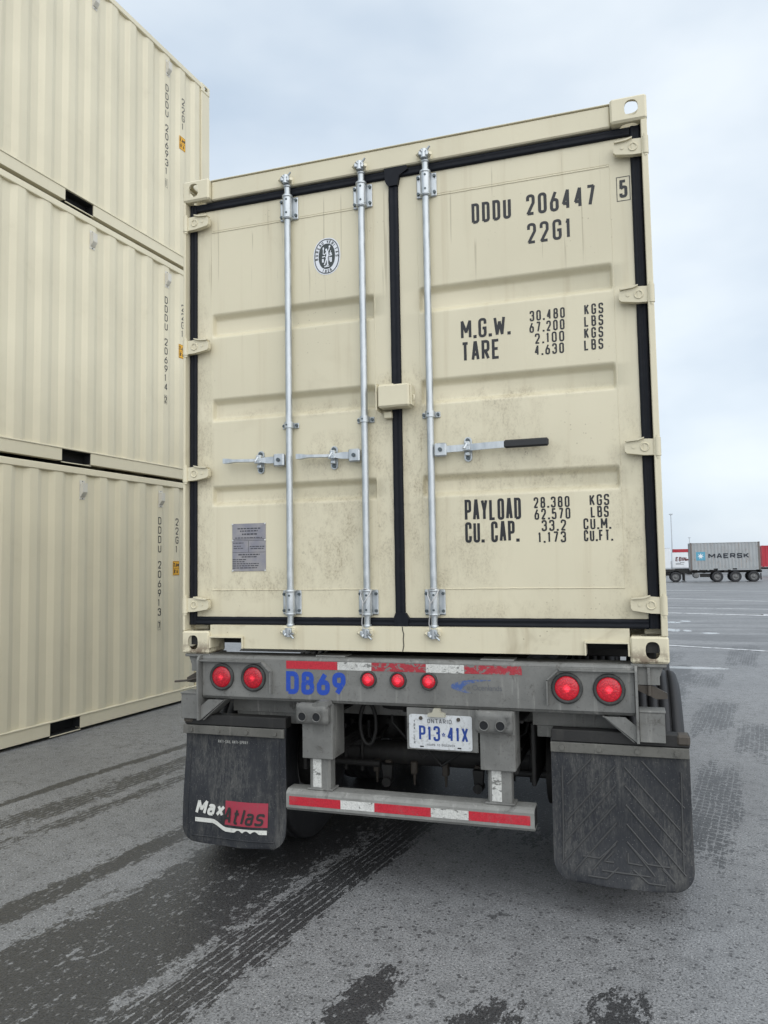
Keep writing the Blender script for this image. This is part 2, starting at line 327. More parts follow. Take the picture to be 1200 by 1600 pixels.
# ------------------------------------------------------------------ mesh helpers
class MB:
    def __init__(s): s.v = []; s.f = []; s.mi = []; s.sm = []; s.mats = []; s.cur = 0; s.smooth = False
    def use(s, m):
        if m not in s.mats: s.mats.append(m)
        s.cur = s.mats.index(m); return s
    def add(s, vs, fs, smooth=None):
        o = len(s.v); s.v += [tuple(q) for q in vs]
        for f in fs: s.f.append([i+o for i in f]); s.mi.append(s.cur); s.sm.append(s.smooth if smooth is None else smooth)
        return s
    def box(s, x0, x1, y0, y1, z0, z1, bev=0., mtx=None):
        x0, x1 = min(x0, x1), max(x0, x1); y0, y1 = min(y0, y1), max(y0, y1); z0, z1 = min(z0, z1), max(z0, z1)
        b = min(bev, (x1-x0)*.45, (y1-y0)*.45, (z1-z0)*.45)
        if b <= 0:
            vs = [(x, y, z) for x in (x0, x1) for y in (y0, y1) for z in (z0, z1)]
            fs = [(0, 1, 3, 2), (4, 6, 7, 5), (0, 4, 5, 1), (2, 3, 7, 6), (0, 2, 6, 4), (1, 5, 7, 3)]
        else:
            vs = []; idx = {}
            for ix, X in enumerate((x0, x1)):
                for iy, Y in enumerate((y0, y1)):
                    for iz, Z in enumerate((z0, z1)):
                        sx, sy, sz = 1-2*ix, 1-2*iy, 1-2*iz
                        for a, q in enumerate(((X, Y+sy*b, Z+sz*b), (X+sx*b, Y, Z+sz*b), (X+sx*b, Y+sy*b, Z))):
                            idx[ix, iy, iz, a] = len(vs); vs.append(q)
            fs = []
            g = lambda ix, iy, iz, a: idx[ix, iy, iz, a]
            for i in (0, 1):
                q = [g(i, 0, 0, 0), g(i, 0, 1, 0), g(i, 1, 1, 0), g(i, 1, 0, 0)]; fs.append(q if i == 0 else q[::-1])
                q = [g(0, i, 0, 1), g(1, i, 0, 1), g(1, i, 1, 1), g(0, i, 1, 1)]; fs.append(q if i == 0 else q[::-1])
                q = [g(0, 0, i, 2), g(0, 1, i, 2), g(1, 1, i, 2), g(1, 0, i, 2)]; fs.append(q if i == 0 else q[::-1])
            for i in (0, 1):
                for j in (0, 1):
                    fs.append([g(i, j, 0, 0), g(i, j, 1, 0), g(i, j, 1, 1), g(i, j, 0, 1)])
                    fs.append([g(i, 0, j, 0), g(i, 1, j, 0), g(i, 1, j, 2), g(i, 0, j, 2)])
                    fs.append([g(0, i, j, 1), g(1, i, j, 1), g(1, i, j, 2), g(0, i, j, 2)])
            for k in [(i, j, l) for i in (0, 1) for j in (0, 1) for l in (0, 1)]: fs.append([g(*k, 0), g(*k, 1), g(*k, 2)])
        if mtx: vs = [mtx @ Vector(q) for q in vs]
        return s.add(vs, fs)
    def prism(s, poly, ax, a, b):            # poly 2D, extruded along axis ax between a and b
        def P(q, h): return {'x': (h, q[0], q[1]), 'y': (q[0], h, q[1]), 'z': (q[0], q[1], h)}[ax]
        n = len(poly); vs = [P(q, a) for q in poly]+[P(q, b) for q in poly]
        fs = [list(range(n)), list(range(2*n-1, n-1, -1))]+[[i, (i+1) % n, n+(i+1) % n, n+i] for i in range(n)]
        return s.add(vs, fs)
    def cyl(s, p0, p1, r0, r1=None, n=12, caps=True, smooth=True):
        p0, p1 = Vector(p0), Vector(p1); r1 = r0 if r1 is None else r1
        d = (p1-p0).normalized(); a = d.orthogonal().normalized(); b = d.cross(a)
        vs = []
        for p, r_ in ((p0, r0), (p1, r1)):
            for i in range(n): vs.append(p+(a*math.cos(2*math.pi*i/n)+b*math.sin(2*math.pi*i/n))*r_)
        s.add(vs, [[i, (i+1) % n, n+(i+1) % n, n+i] for i in range(n)], smooth)
        if caps: s.add(vs, [list(range(n))[::-1], list(range(n, 2*n))], False)
        return s
    def tube(s, pts, r, n=8, closed=False):
        pts = [Vector(p) for p in pts]; m = len(pts); vs = []; a = None
        for i, p in enumerate(pts):
            d = (pts[(i+1) % m]-pts[i-1]) if closed else (pts[min(i+1, m-1)]-pts[max(i-1, 0)])
            d.normalize()
            a = d.orthogonal().normalized() if a is None else (a-d*a.dot(d)).normalized()
            b = d.cross(a)
            for k in range(n): vs.append(p+(a*math.cos(2*math.pi*k/n)+b*math.sin(2*math.pi*k/n))*r)
        fs = []
        for i in range(m if closed else m-1):
            j = (i+1) % m
            for k in range(n): fs.append([i*n+k, i*n+(k+1) % n, j*n+(k+1) % n, j*n+k])
        s.add(vs, fs, True)
        if not closed: s.add(vs, [list(range(n))[::-1], list(range((m-1)*n, m*n))], False)
        return s
    def lathe(s, prof, ax, c, n=32, smooth=True):      # prof [(h along axis, radius)]
        vs = []; c = Vector(c)
        for h, r_ in prof:
            for k in range(n):
                a = 2*math.pi*k/n; x, y = r_*math.cos(a), r_*math.sin(a)
                vs.append(c+Vector({'x': (h, x, y), 'y': (x, h, -y), 'z': (x, y, h)}[ax]))
        fs = [[i*n+k, i*n+(k+1) % n, (i+1)*n+(k+1) % n, (i+1)*n+k] for i in range(len(prof)-1) for k in range(n)]
        return s.add(vs, fs, smooth)
    def grid(s, P, nu, nv, smooth=True, flip=False):
        vs = [P(i, j) for j in range(nv+1) for i in range(nu+1)]; w = nu+1
        fs = [[j*w+i, j*w+i+1, (j+1)*w+i+1, (j+1)*w+i] for j in range(nv) for i in range(nu)]
        if flip: fs = [f[::-1] for f in fs]
        return s.add(vs, fs, smooth)
    def mesh(s, name, m=None, fix=True):
        me = bpy.data.meshes.new(name); me.from_pydata(s.v, [], s.f); me.update()
        for mm in (s.mats or [m]): me.materials.append(mm)
        me.polygons.foreach_set('material_index', s.mi if s.mats else [0]*len(s.f))
        if fix:
            bm = bmesh.new(); bm.from_mesh(me); bmesh.ops.recalc_face_normals(bm, faces=bm.faces); bm.to_mesh(me); bm.free()
        me.polygons.foreach_set('use_smooth', s.sm); me.update()
        return me
    def build(s, name, m=None, parent=None, loc=(0, 0, 0), fix=True):
        return link(name, s.mesh(name, m, fix), parent, loc)
def link(name, me, parent=None, loc=(0, 0, 0)):
    o = bpy.data.objects.new(name, me); COL.objects.link(o); o.location = loc
    if parent: o.parent = parent
    return o
def thing(name, label, cat, loc=(0, 0, 0), rz=0, group=None):
    o = bpy.data.objects.new(name, None); COL.objects.link(o); o.location = loc; o.rotation_euler = (0, 0, rz)
    o.empty_display_size = .2
    return tag(o, label, cat, group)
def tag(o, label, cat, group=None):
    o['label'] = label; o['category'] = cat
    if group: o['group'] = group
    return o
def dup(o, parent=None, loc=None, scale=None, rz=None):
    c = o.copy(); COL.objects.link(c); c.parent = parent
    if loc is not None: c.location = loc
    if scale is not None: c.scale = scale
    if rz is not None: c.rotation_euler = (0, 0, rz)
    for ch in o.children: dup(ch, c)
    return c
def repaint(o, m):
    for sl in o.material_slots: sl.link = 'OBJECT'; sl.material = m
def rounded(pts, closed=False, seg=5):
    """polyline of (x, y[, r]); corners with r are rounded"""
    n = len(pts); out = []
    for i, p in enumerate(pts):
        r_ = p[2] if len(p) > 2 else 0
        if r_ <= 0 or (not closed and i in (0, n-1)): out.append(Vector(p[:2])); continue
        q = Vector(p[:2]); a = Vector(pts[i-1][:2])-q; b = Vector(pts[(i+1) % n][:2])-q
        la, lb = a.length, b.length; a.normalize(); b.normalize()
        ang = a.angle(b, math.pi)
        d = min(r_/max(math.tan(ang/2), 1e-4), la*.5, lb*.5)
        A, B = q+a*d, q+b*d
        for k in range(seg+1):
            t = k/seg; out.append(A*(1-t)**2+q*2*t*(1-t)+B*t*t)
    return out

# ------------------------------------------------------------------ stroke lettering
H = .5
GL = {
'A': [[(0, 0), (.42, 1), (.58, 1), (1, 0)], [(.19, .3), (.81, .3)]],
'B': [[(0, 0), (0, 1), (.95, 1, .4), (.95, .53, .35), (0, .53)], [(0, .53), (1, .53, .4), (1, 0, .45), (0, 0)]],
'C': [[(1, .7), (1, 1, H), (0, 1, H), (0, 0, H), (1, 0, H), (1, .3)]],
'D': [[(0, 0), (0, 1), (1, 1, H), (1, 0, H), (0, 0)]],
'E': [[(1, 1), (0, 1), (0, 0), (1, 0)], [(0, .52), (.85, .52)]],
'F': [[(1, 1), (0, 1), (0, 0)], [(0, .52), (.85, .52)]],
'G': [[(1, .72), (1, 1, H), (0, 1, H), (0, 0, H), (1, 0, H), (1, .47), (.52, .47)]],
'H': [[(0, 0), (0, 1)], [(1, 0), (1, 1)], [(0, .5), (1, .5)]],
'I': [[(.5, 0), (.5, 1)]],
'K': [[(0, 0), (0, 1)], [(1, 1), (.02, .40)], [(.34, .60), (1, 0)]],
'L': [[(0, 1), (0, 0), (1, 0)]],
'M': [[(0, 0), (0, 1), (.5, .32), (1, 1), (1, 0)]],
'N': [[(0, 0), (0, 1), (1, 0), (1, 1)]],
'O': [[(0, .5), (0, 1, H), (1, 1, H), (1, 0, H), (0, 0, H), (0, .5)]],
'P': [[(0, 0), (0, 1), (1, 1, .45), (1, .44, .45), (0, .44)]],
'R': [[(0, 0), (0, 1), (1, 1, .45), (1, .46, .45), (0, .46)], [(.45, .46), (1, 0)]],
'S': [[(1, .76), (1, 1, H), (0, 1, H), (0, .53, .45), (1, .47, .45), (1, 0, H), (0, 0, H), (0, .24)]],
'T': [[(0, 1), (1, 1)], [(.5, 0), (.5, 1)]],
'U': [[(0, 1), (0, 0, H), (1, 0, H), (1, 1)]],
'V': [[(0, 1), (.45, 0), (.55, 0), (1, 1)]],
'W': [[(0, 1), (.22, 0), (.5, .75), (.78, 0), (1, 1)]],
'X': [[(0, 0), (1, 1)], [(0, 1), (1, 0)]],
'Y': [[(0, 1), (.5, .45), (1, 1)], [(.5, .5), (.5, 0)]],
'1': [[(.12, .80), (.5, 1), (.5, 0)]],
'2': [[(0, .72), (0, 1, H), (1, 1, H), (1, .60, .35), (0, 0), (1, 0)]],
'3': [[(0, .76), (0, 1, H), (1, 1, H), (1, .54, .4), (.4, .54)], [(.4, .54), (1, .54, .4), (1, 0, H), (0, 0, H), (0, .24)]],
'4': [[(.74, 0), (.74, 1), (0, .27), (1, .27)]],
'5': [[(.92, 1), (.08, 1), (.04, .53), (.4, .62, .1), (1, .60, .4), (1, 0, H), (0, 0, H), (0, .2)]],
'6': [[(.72, 1), (0, .42, .25), (0, 0, H), (1, 0, H), (1, .57, H), (.14, .57, .1)]],
'7': [[(0, 1), (1, 1), (.36, 0)]],
'8': [[(.05, .75), (.05, 1, .45), (.95, 1, .45), (.95, .53, .4), (.05, .53, .4), (.05, .75)], [(0, .27), (0, .53, .45), (1, .53, .45), (1, 0, H), (0, 0, H), (0, .27)]],
'9': [[(.28, 0), (1, .58, .25), (1, 1, H), (0, 1, H), (0, .43, H), (.86, .43, .1)]],
'0': [[(0, .5), (0, 1, H), (1, 1, H), (1, 0, H), (0, 0, H), (0, .5)]],
'.': [[(.5, 0), (.5, .001)]], '-': [[(.1, .45), (.9, .45)]], "'": [[(.5, .75), (.5, 1)]],
'a': [[(.10, .58), (.16, .70, .2), (.90, .70, .35), (.90, 0)], [(.90, .42), (.05, .42, .35), (.05, 0, .35), (.90, 0)]],
'x': [[(0, 0), (1, .7)], [(0, .7), (1, 0)]],
't': [[(.35, .95), (.35, 0, .35), (.9, 0)], [(0, .68), (.85, .68)]],
'l': [[(.5, 1), (.5, 0)]],
's': [[(.92, .56), (.92, .7, .3), (.05, .7, .4), (.05, .37, .35), (.95, .34, .35), (.95, 0, .4), (.02, 0, .3), (.02, .13)]],
'm': [[(0, 0), (0, .7), (.5, .7, .3), (.5, 0)], [(.5, .7, .3), (1, .7, .3), (1, 0)]],
}
def stroke(mb, pts, t, fn, k):
    runs = [[pts[0]]]
    for i in range(1, len(pts)):
        runs[-1].append(pts[i])
        if i < len(pts)-1 and (pts[i]-pts[i-1]).normalized().dot((pts[i+1]-pts[i]).normalized()) < -.02:
            e = (pts[i+1]-pts[i]).normalized(); runs[-1][-1] = pts[i]+(pts[i]-pts[i-1]).normalized()*t*.12
            runs.append([pts[i]-e*t*.12])
    for q, r_ in enumerate(runs): stroke1(mb, r_, t, fn, k+q*.00011)
def stroke1(mb, pts, t, fn, k):
    n = len(pts); L = []; Rr = []
    for i, p in enumerate(pts):
        d0 = (p-pts[i-1]).normalized() if i > 0 else (pts[1]-p).normalized()
        d1 = (pts[i+1]-p).normalized() if i < n-1 else d0
        m = d0+d1
        m = m.normalized() if m.length > 1e-6 else d1
        nn = Vector((-m.y, m.x)); c = max(.42, nn.dot(Vector((-d1.y, d1.x))))
        L.append(p+nn*(t/2/c)); Rr.append(p-nn*(t/2/c))
    vs = [fn(q.x, q.y, k+i*2e-5) for i, q in enumerate(L)]+[fn(q.x, q.y, k+i*2e-5) for i, q in enumerate(Rr)]
    mb.add(vs, [[i, i+1, n+i+1, n+i] for i in range(n-1)])
NARROW = {'t': .9, 'l': .36, 'I': .3, '.': .34, '1': .62, "'": .3}
WIDE = {'M': 1.3, 'W': 1.4, 'm': 1.4}
def text(mb, s, fn, h, w=None, total=None, t=.13, gap=.32, align='l', shear=0., k0=.0008):
    """lettering in a plane: fn(x, y, k) maps to 3D. total = full width to fit"""
    wid = lambda c: (.55 if c == ' ' else NARROW.get(c, WIDE.get(c, 1.)))
    units = sum(wid(c) for c in s)+gap*(len(s)-1)
    if total: w = total/units
    T = t*h; x = 0.
    full = units*w
    if align == 'r': x = -full
    if align == 'c': x = -full/2
    for c in s:
        cw = wid(c)*w
        for i, st in enumerate(GL.get(c, [])):
            pts = []
            for q in st:
                px = T/2+q[0]*(cw-T); py = T/2+q[1]*(h-T)
                pts.append((px, py, q[2]*(cw-T)*1.0) if len(q) > 2 else (px, py))
            if c == '.':
                pts = [(cw/2, 0), (cw/2, T*1.15)]
            pl = [Vector((x+q.x+shear*q.y, q.y)) for q in rounded(pts)]
            pl = [q for j, q in enumerate(pl) if j == 0 or (q-pl[j-1]).length > 1e-6]
            stroke(mb, pl, T*(1.2 if c == '.' else 1), fn, k0+i*.00037)
        x += cw+gap*w
    return mb
def fontmesh(s, size, shear=0., offset=0., width=None):
    cu = bpy.data.curves.new('t', 'FONT'); cu.body = s; cu.size = size; cu.shear = shear; cu.offset = offset; cu.space_character = .93
    o = bpy.data.objects.new('t', cu); COL.objects.link(o)
    dg = bpy.context.evaluated_depsgraph_get(); me = bpy.data.meshes.new_from_object(o.evaluated_get(dg))
    bpy.data.objects.remove(o); bpy.data.curves.remove(cu)
    xs = [v.co.x for v in me.vertices]; x0, x1 = min(xs), max(xs)
    k = (width/(x1-x0)) if width else 1
    for v in me.vertices: v.co = Vector(((v.co.x-x0)*k, 0, v.co.y*(1 if not width else k)))
    return me

# ------------------------------------------------------------------ ground
def gz(y): return -.52*min(max((y-8)/66, 0), 1)
mb = MB()
ys = [-60, -8, 0, 4, 8, 20, 40, 60, 74, 110, 200, 500, 1500, 3000]
xs = [-3000, -600, -120, -30, -10, 0, 10, 30, 120, 600, 3000]
mb.grid(lambda i, j: (xs[i], ys[j], gz(ys[j])), len(xs)-1, len(ys)-1, False)
ground = mb.build('asphalt_ground', m_ground); ground['kind'] = 'structure'
def paint_line(p, q, w):
    p, q = Vector((*p, 0)), Vector((*q, 0)); d = (q-p); e = d.normalized(); n_ = Vector((-e.y, e.x, 0))*w/2
    p = p-e*1.5; q = q+e*14; n = 40
    m_ = MB()
    def P(i, j):
        c = p.lerp(q, i/n)+n_*(1 if j else -1); return (c.x, c.y, gz(c.y)+.004)
    m_.grid(P, n, 1, False); m_.build('painted_line', m_wpaint, ground)
paint_line((1.68, 11.88), (3.26, 11.11), .12)
paint_line((2.15, 22.76), (4.84, 21.43), .26)
paint_line((2.19, 26.09), (5.40, 25.12), .16)
paint_line((3.03, 47.51), (8.48, 45.27), .30)
paint_line((2.59, 34.91), (3.96, 33.60), .20)

# ------------------------------------------------------------------ generic container body (local: door end at y=0, bottom z=0)
CW, CL, CH = 1.219, 6.058, 2.591
def superell(rx, rz, n=20, e=2.6):
    return [(rx*math.copysign(abs(math.cos(a))**(2/e), math.cos(a)), rz*math.copysign(abs(math.sin(a))**(2/e), math.sin(a))) for a in [2*math.pi*i/n for i in range(n)]]
def casting_mesh():
    def tmp(m_):
        o = m_.build('tmp', m_cast); return o
    a = MB(); a.box(0, .162, 0, .178, 0, .118, .009)
    A = tmp(a)
    cut = []
    c = MB(); c.box(.014, .148, .014, .164, .014, .104); cut.append(tmp(c))
    c = MB(); c.prism([(.068+x, .058+z) for x, z in superell(.030, .038)], 'y', -.05, .06); cut.append(tmp(c))
    c = MB(); c.prism([(.085+x, .058+z) for x, z in superell(.038, .030)], 'x', -.05, .06); cut.append(tmp(c))
    c = MB(); c.prism([(.078+x, .088+z) for x, z in superell(.046, .062)], 'z', -.05, .2); cut.append(tmp(c))
    for q in cut:
        md = A.modifiers.new('b', 'BOOLEAN'); md.operation = 'DIFFERENCE'; md.object = q; md.solver = 'EXACT'
    dg = bpy.context.evaluated_depsgraph_get(); me = bpy.data.meshes.new_from_object(A.evaluated_get(dg)); me.name = 'corner_casting'
    for o in [A]+cut: bpy.data.objects.remove(o)
    me.materials.clear(); me.materials.append(m_cast)
    for p in me.polygons: p.use_smooth = False; p.material_index = 0
    return me
ME_CAST = casting_mesh()
ME_CAST_S = ME_CAST.copy(); ME_CAST_S.materials[0] = m_stack
def corr_profile(a, b, first, pitch, outer, depth, flat=.088, slope=.062):
    """(along, across) polyline, outer flats centred at first + k*pitch"""
    pts = [(a, outer-depth)]
    k = math.ceil((a+.08-first)/pitch); inn = outer-depth
    while first+k*pitch < b-.08:
        c = first+k*pitch
        pts += [(c-flat/2-slope, inn, .016), (c-flat/2, outer, .016), (c+flat/2, outer, .016), (c+flat/2+slope, inn, .016)]; k += 1
    pts.append((b, inn))
    return [(q.x, q.y) for q in rounded(pts, seg=3)]
BODY = {}
def body_meshes():
    # side wall on -x
    m_ = MB(); pr = corr_profile(.14, CL-.14, .85, .296, 1.206, .025)
    m_.grid(lambda i, j: (-pr[i][1], pr[i][0], (.158, 2.520)[j]), len(pr)-1, 1, True)
    BODY['side_wall'] = m_.mesh('side_wall', m_cont, False)
    m_ = MB(); m_.box(-1.219+.004, -1.155, .17, CL-.17, 2.512, 2.578, .006); BODY['top_rail'] = m_.mesh('top_rail', m_cont)
    m_ = MB()                                   # bottom rail web in three runs, pockets between
    for a, b in ((.17, 2.02), (2.40, 3.66), (4.04, CL-.17)): m_.box(-1.209, -1.195, a, b, .030, .146, .002)
    m_.box(-1.2165, -1.10, .17, CL-.17, .1465, .162, .004)
    for a, b in ((.17, 2.02), (2.40, 3.66), (4.04, CL-.17)): m_.box(-1.1945, -1.14, a, b, .0305, .040)
    m_.box(-1.2085, -1.195, 2.0205, 2.3995, .014, .0215); m_.box(-1.2085, -1.195, 3.6605, 4.0395, .014, .0215)
    BODY['bottom_rail'] = m_.mesh('bottom_rail', m_cont)
    m_ = MB()
    y0 = 2.02
    m_.box(-1.196, 1.196, y0-.006, y0, .024, .14); m_.box(-1.196, 1.196, y0+.38, y0+.386, .024, .14)
    m_.box(-1.194, 1.194, y0+.0005, y0+.3795, .1402, .146); m_.box(-1.194, 1.194, y0+.0005, y0+.3795, .022, .028)
    m_.box(-1.10, 1.10, y0+.0005, y0+.3795, .0282, .140)  # dark filler block stands in for the shade deep in the pocket
    BODY['fork_pocket'] = m_.mesh('fork_pocket', m_dark)
    m_ = MB(); m_.box(-1.10, 1.10, .125, CL-.125, .147, .175); 
    for i in range(9):
        y = .35+i*.66
        if not (1.95 < y < 2.45 or 3.6 < y < 4.1): m_.box(-1.13, 1.13, y, y+.05, .04, .1465)
    BODY['floor_frame'] = m_.mesh('floor_frame', m_cont)
    m_ = MB(); n = 116
    m_.grid(lambda i, j: (-1.156+2.312*j, .16+(CL-.32)*i/n, 2.566+.012*(1 if i % 4 in (0, 1) else -1)), n, 1, False)
    BODY['roof_sheet'] = m_.mesh('roof_sheet', m_cont, False)
    m_ = MB(); pr2 = corr_profile(-1.06, 1.06, 0, .25, .0, .04)
    m_.grid(lambda i, j: (pr2[i][0], CL-.03+pr2[i][1], (.158, 2.49)[j]), len(pr2)-1, 1, True)
    BODY['end_wall'] = m_.mesh('end_wall', m_cont, False)
    m_ = MB(); m_.box(-1.056, 1.056, CL-.1, CL-.012, 2.475, 2.584, .006); BODY['end_header'] = m_.mesh('end_header', m_cont)
    m_ = MB(); m_.box(-1.056, 1.056, CL-.1, CL-.012, .02, .16, .006); BODY['end_sill'] = m_.mesh('end_sill', m_cont)
    m_ = MB(); m_.box(-1.217, -1.065, CL-.174, CL-.004, .119, 2.472, .008); BODY['front_post'] = m_.mesh('corner_post', m_cont)
body_meshes()
def castings(root, me, skip=()):
    for ix in (-1, 1):
        for iy in (0, 1):
            for iz in (0, 1):
                if (ix, iy, iz) in skip: continue
                o = link('corner_casting', me, root, (ix*CW, iy*CL, iz*(CH-.118)))
                o.scale = (-ix, 1 if iy == 0 else -1, 1)
                if iz:
                    o.location.z = CH; o.scale.z = -1
                    if me is ME_CAST: repaint(o, m_cont)
def mirrored(name, me, root):
    o = link(name, me, root); p = link(name, me, root); p.scale = (-1, 1, 1); return o, p
def container_body(root, m=None, closed_end=True, me_cast=None, mc=None):
    obs = []
    for nm in ('side_wall', 'top_rail', 'bottom_rail'): obs += mirrored(nm, BODY[nm], root)
    link('fork_pocket', BODY['fork_pocket'], root); link('fork_pocket', BODY['fork_pocket'], root, (0, 1.64, 0))
    for nm in ('floor_frame', 'roof_sheet', 'end_wall', 'end_header', 'end_sill'): obs.append(link(nm, BODY[nm], root))
    obs += mirrored('corner_post', BODY['front_post'], root)
    if closed_end:
        o = link('end_wall', BODY['end_wall'], root, (0, CL, 0)); o.scale = (1, -1, 1); obs.append(o)
        for nm in ('end_header', 'end_sill'): o = link(nm, BODY[nm], root, (0, CL, 0)); o.scale = (1, -1, 1); obs.append(o)
        for o in mirrored('corner_post', BODY['front_post'], root): o.location = (0, CL, 0); o.scale = (o.scale.x, -1, 1); obs.append(o)
    if m:
        for o in obs: repaint(o, m)
    castings(root, me_cast or ME_CAST)
    return root

# ------------------------------------------------------------------ the container on the trailer
ZB = 1.115
cont = thing('shipping_container', 'beige shipping container with closed rear doors riding on the trailer chassis', 'shipping container', (0, 0, ZB))
container_body(cont, None, False)
YD = .06                                         # door skin
# rear frame
for sx in (-1, 1):
    m_ = MB(); xi_ = 1.203 if sx < 0 else 1.190
    m_.box(sx*xi_, sx*1.217, .004, .075, .119, 2.472, .003); m_.box(sx*1.12, sx*1.2165, .1055, .17, .1195, 2.4715, .004); m_.box(sx*1.2035, sx*1.2165, .0752, .1053, .1195, 2.4715)
    m_.build('corner_post', m_cont, cont)
m_ = MB(); m_.box(-1.0565, 1.0565, .030, .15, 2.474, 2.580, .006); m_.box(-1.0565, 1.0565, .024, .16, 2.5802, 2.5862, .002)
m_.build('door_header', m_cont, cont)
m_ = MB()
m_.prism([(-1.0565, .092), (-.858, .092), (-.858, .030), (.859, .030), (.859, .092), (1.0565, .092), (1.0565, .150), (-1.0565, .150)], 'y', .018, .14)
for a, b in ((-1.058, -.858), (.859, 1.0565)):
    m_.box(a+.001, b-.001, .004, .10, .084, .0915, .001)
    m_.box(a+.001, a+.009, .004, .10, .03, .0835, .001); m_.box(b-.009, b-.001, .004, .10, .03, .0835, .001)
sill = m_.build('door_sill', m_sill, cont)
m_ = MB(); m_.tube([(.004, .0165, .150), (.006, .0165, .13), (.011, .0165, .115), (.008, .0165, .09), (.010, .0165, .06), (.004, .0165, .031)], .0022, 5); m_.build('seam_crack', m_dark, sill)
# doors
def cuts(*segs):
    out = []
    for a, b, n in segs:
        for i in range(n+1):
            q = a+(b-a)*i/n
            if not out or abs(q-out[-1]) > 1e-5: out.append(q)
    return out
sstep = lambda q: 0 if q <= 0 else 1 if q >= 1 else q*q*(3-2*q)
def make_door(x0, x1, gx0, gx1, lab):
    d = MB()
    G = ((1.703, 1.843), (1.237, 1.372), (.776, .895)); sl, sx, dep = .036, .016, .034
    zc = [.19]
    for a, b in sorted(G): zc += cuts((a-.004, a+sl+.004, 8), (b-sl-.004, b+.004, 8))
    zc += [2.43]
    xc = [x0]+cuts((gx0, gx0+sx, 4), (gx1-sx, gx1, 4))+[x1]
    def depth(x, z):
        X = sstep((x-gx0)/sx)*sstep((gx1-x)/sx); Z = 0
        for a, b in G: Z = max(Z, min(sstep((z-a)/sl), sstep((b-z)/sl)))
        return dep*X*Z
    d.grid(lambda i, j: (xc[i], YD+depth(xc[i], zc[j]), zc[j]), len(xc)-1, len(zc)-1, True)
    d.box(x0, x1, YD+.04, YD+.045, .19, 2.43)            # inner face
    for q in ((x0, x0, .19, 2.43), (x1, x1, .19, 2.43)):
        d.add([(q[0], YD, q[2]), (q[0], YD+.04, q[2]), (q[0], YD+.04, q[3]), (q[0], YD, q[3])], [(0, 1, 2, 3)], False)
    for z in (.19, 2.43): d.add([(x0, YD, z), (x1, YD, z), (x1, YD+.04, z), (x0, YD+.04, z)], [(0, 1, 2, 3)], False)
    o = d.build('door', m_door, cont, fix=False); o['label'] = lab
    w = MB()                                           # weld beads round the pressed panel
    jit = lambda: random.uniform(-.0008, .0008)
    for z in (2.302, .331): w.tube([(gx0+(gx1-gx0)*i/40, YD, z+jit()) for i in range(41)], .0032, 5)
    w.tube([(gx0+.15*(gx1-gx0)*0+(gx1-gx0)*i/40, YD, 2.312+jit()) for i in range(41)], .0018, 5)
    for x in (gx0-.002, gx1+.002): w.tube([(x+jit(), YD+.001, .331+1.971*i/60) for i in range(61)], .0022, 5)
    w.build('weld_bead', m_door, o)
    return o
m_ = MB(); m_.box(-1.05, 1.05, .150, .170, .045, .1465, .002); m_.build('rear_cross_member', m_dark, cont)  # near-black colour on this beam stands in for shade in the sill notches
doorL = make_door(-1.163, -.034, -1.071, -.128, 'left door with two lock rods, an oval sticker and a data plate')
doorR = make_door(.010, 1.143, .108, 1.043, 'right door with one lock rod and stencilled weights')
def gasket(par, runs):
    m_ = MB()
    for (x0, x1, z0, z1) in runs:
        vert = (z1-z0) > (x1-x0)
        prof = [(0, .0), (.05, -.008), (.14, -.012), (.32, -.012), (.40, -.010), (.5, -.0095), (.60, -.010), (.68, -.012), (.86, -.012), (.95, -.008), (1, 0)]
        n = 40
        if vert: m_.grid(lambda i, j: (x0+(x1-x0)*prof[i][0]+.0012*noise.noise(Vector((3, j*.7, 1))), YD+prof[i][1]-.004, z0+(z1-z0)*j/n), len(prof)-1, n, True)
        else: m_.grid(lambda i, j: (x0+(x1-x0)*j/n, YD+prof[i][1]-.004, z0+(z1-z0)*prof[i][0]+.0012*noise.noise(Vector((3, j*.7, 5)))), len(prof)-1, n, True)
        m_.box(x0+.001, x1-.001, YD-.0035, YD+.04, z0+.001, z1-.001)
    o = m_.build('gasket', m_gask, par); return o
g = gasket(doorL, ((-1.2015, -1.1585, .148, 2.470), (-1.1585, -.042, 2.427, 2.4705), (-1.1585, -.042, .147, .1915)))
g2 = gasket(doorR, ((-.041, .0115, .1915, 2.427), (.0115, 1.140, 2.427, 2.4705), (-.0415, 1.140, .146, .1915), (1.140, 1.1885, .149, 2.469)))
m_ = MB(); m_.prism([(-.052, 2.405), (-.036, 2.380), (.012, 2.380), (.024, 2.430), (.070, 2.455), (.060, 2.484), (-.040, 2.492), (-.056, 2.480)], 'y', .034, .074); m_.build('gasket_corner', m_gask, doorR)
m_ = MB(); m_.prism([(-.046, .19), (-.040, .14), (.025, .14), (.032, .19), (.016, .215), (-.036, .215)], 'y', .0365, .074); m_.build('gasket_corner', m_gask, doorR)
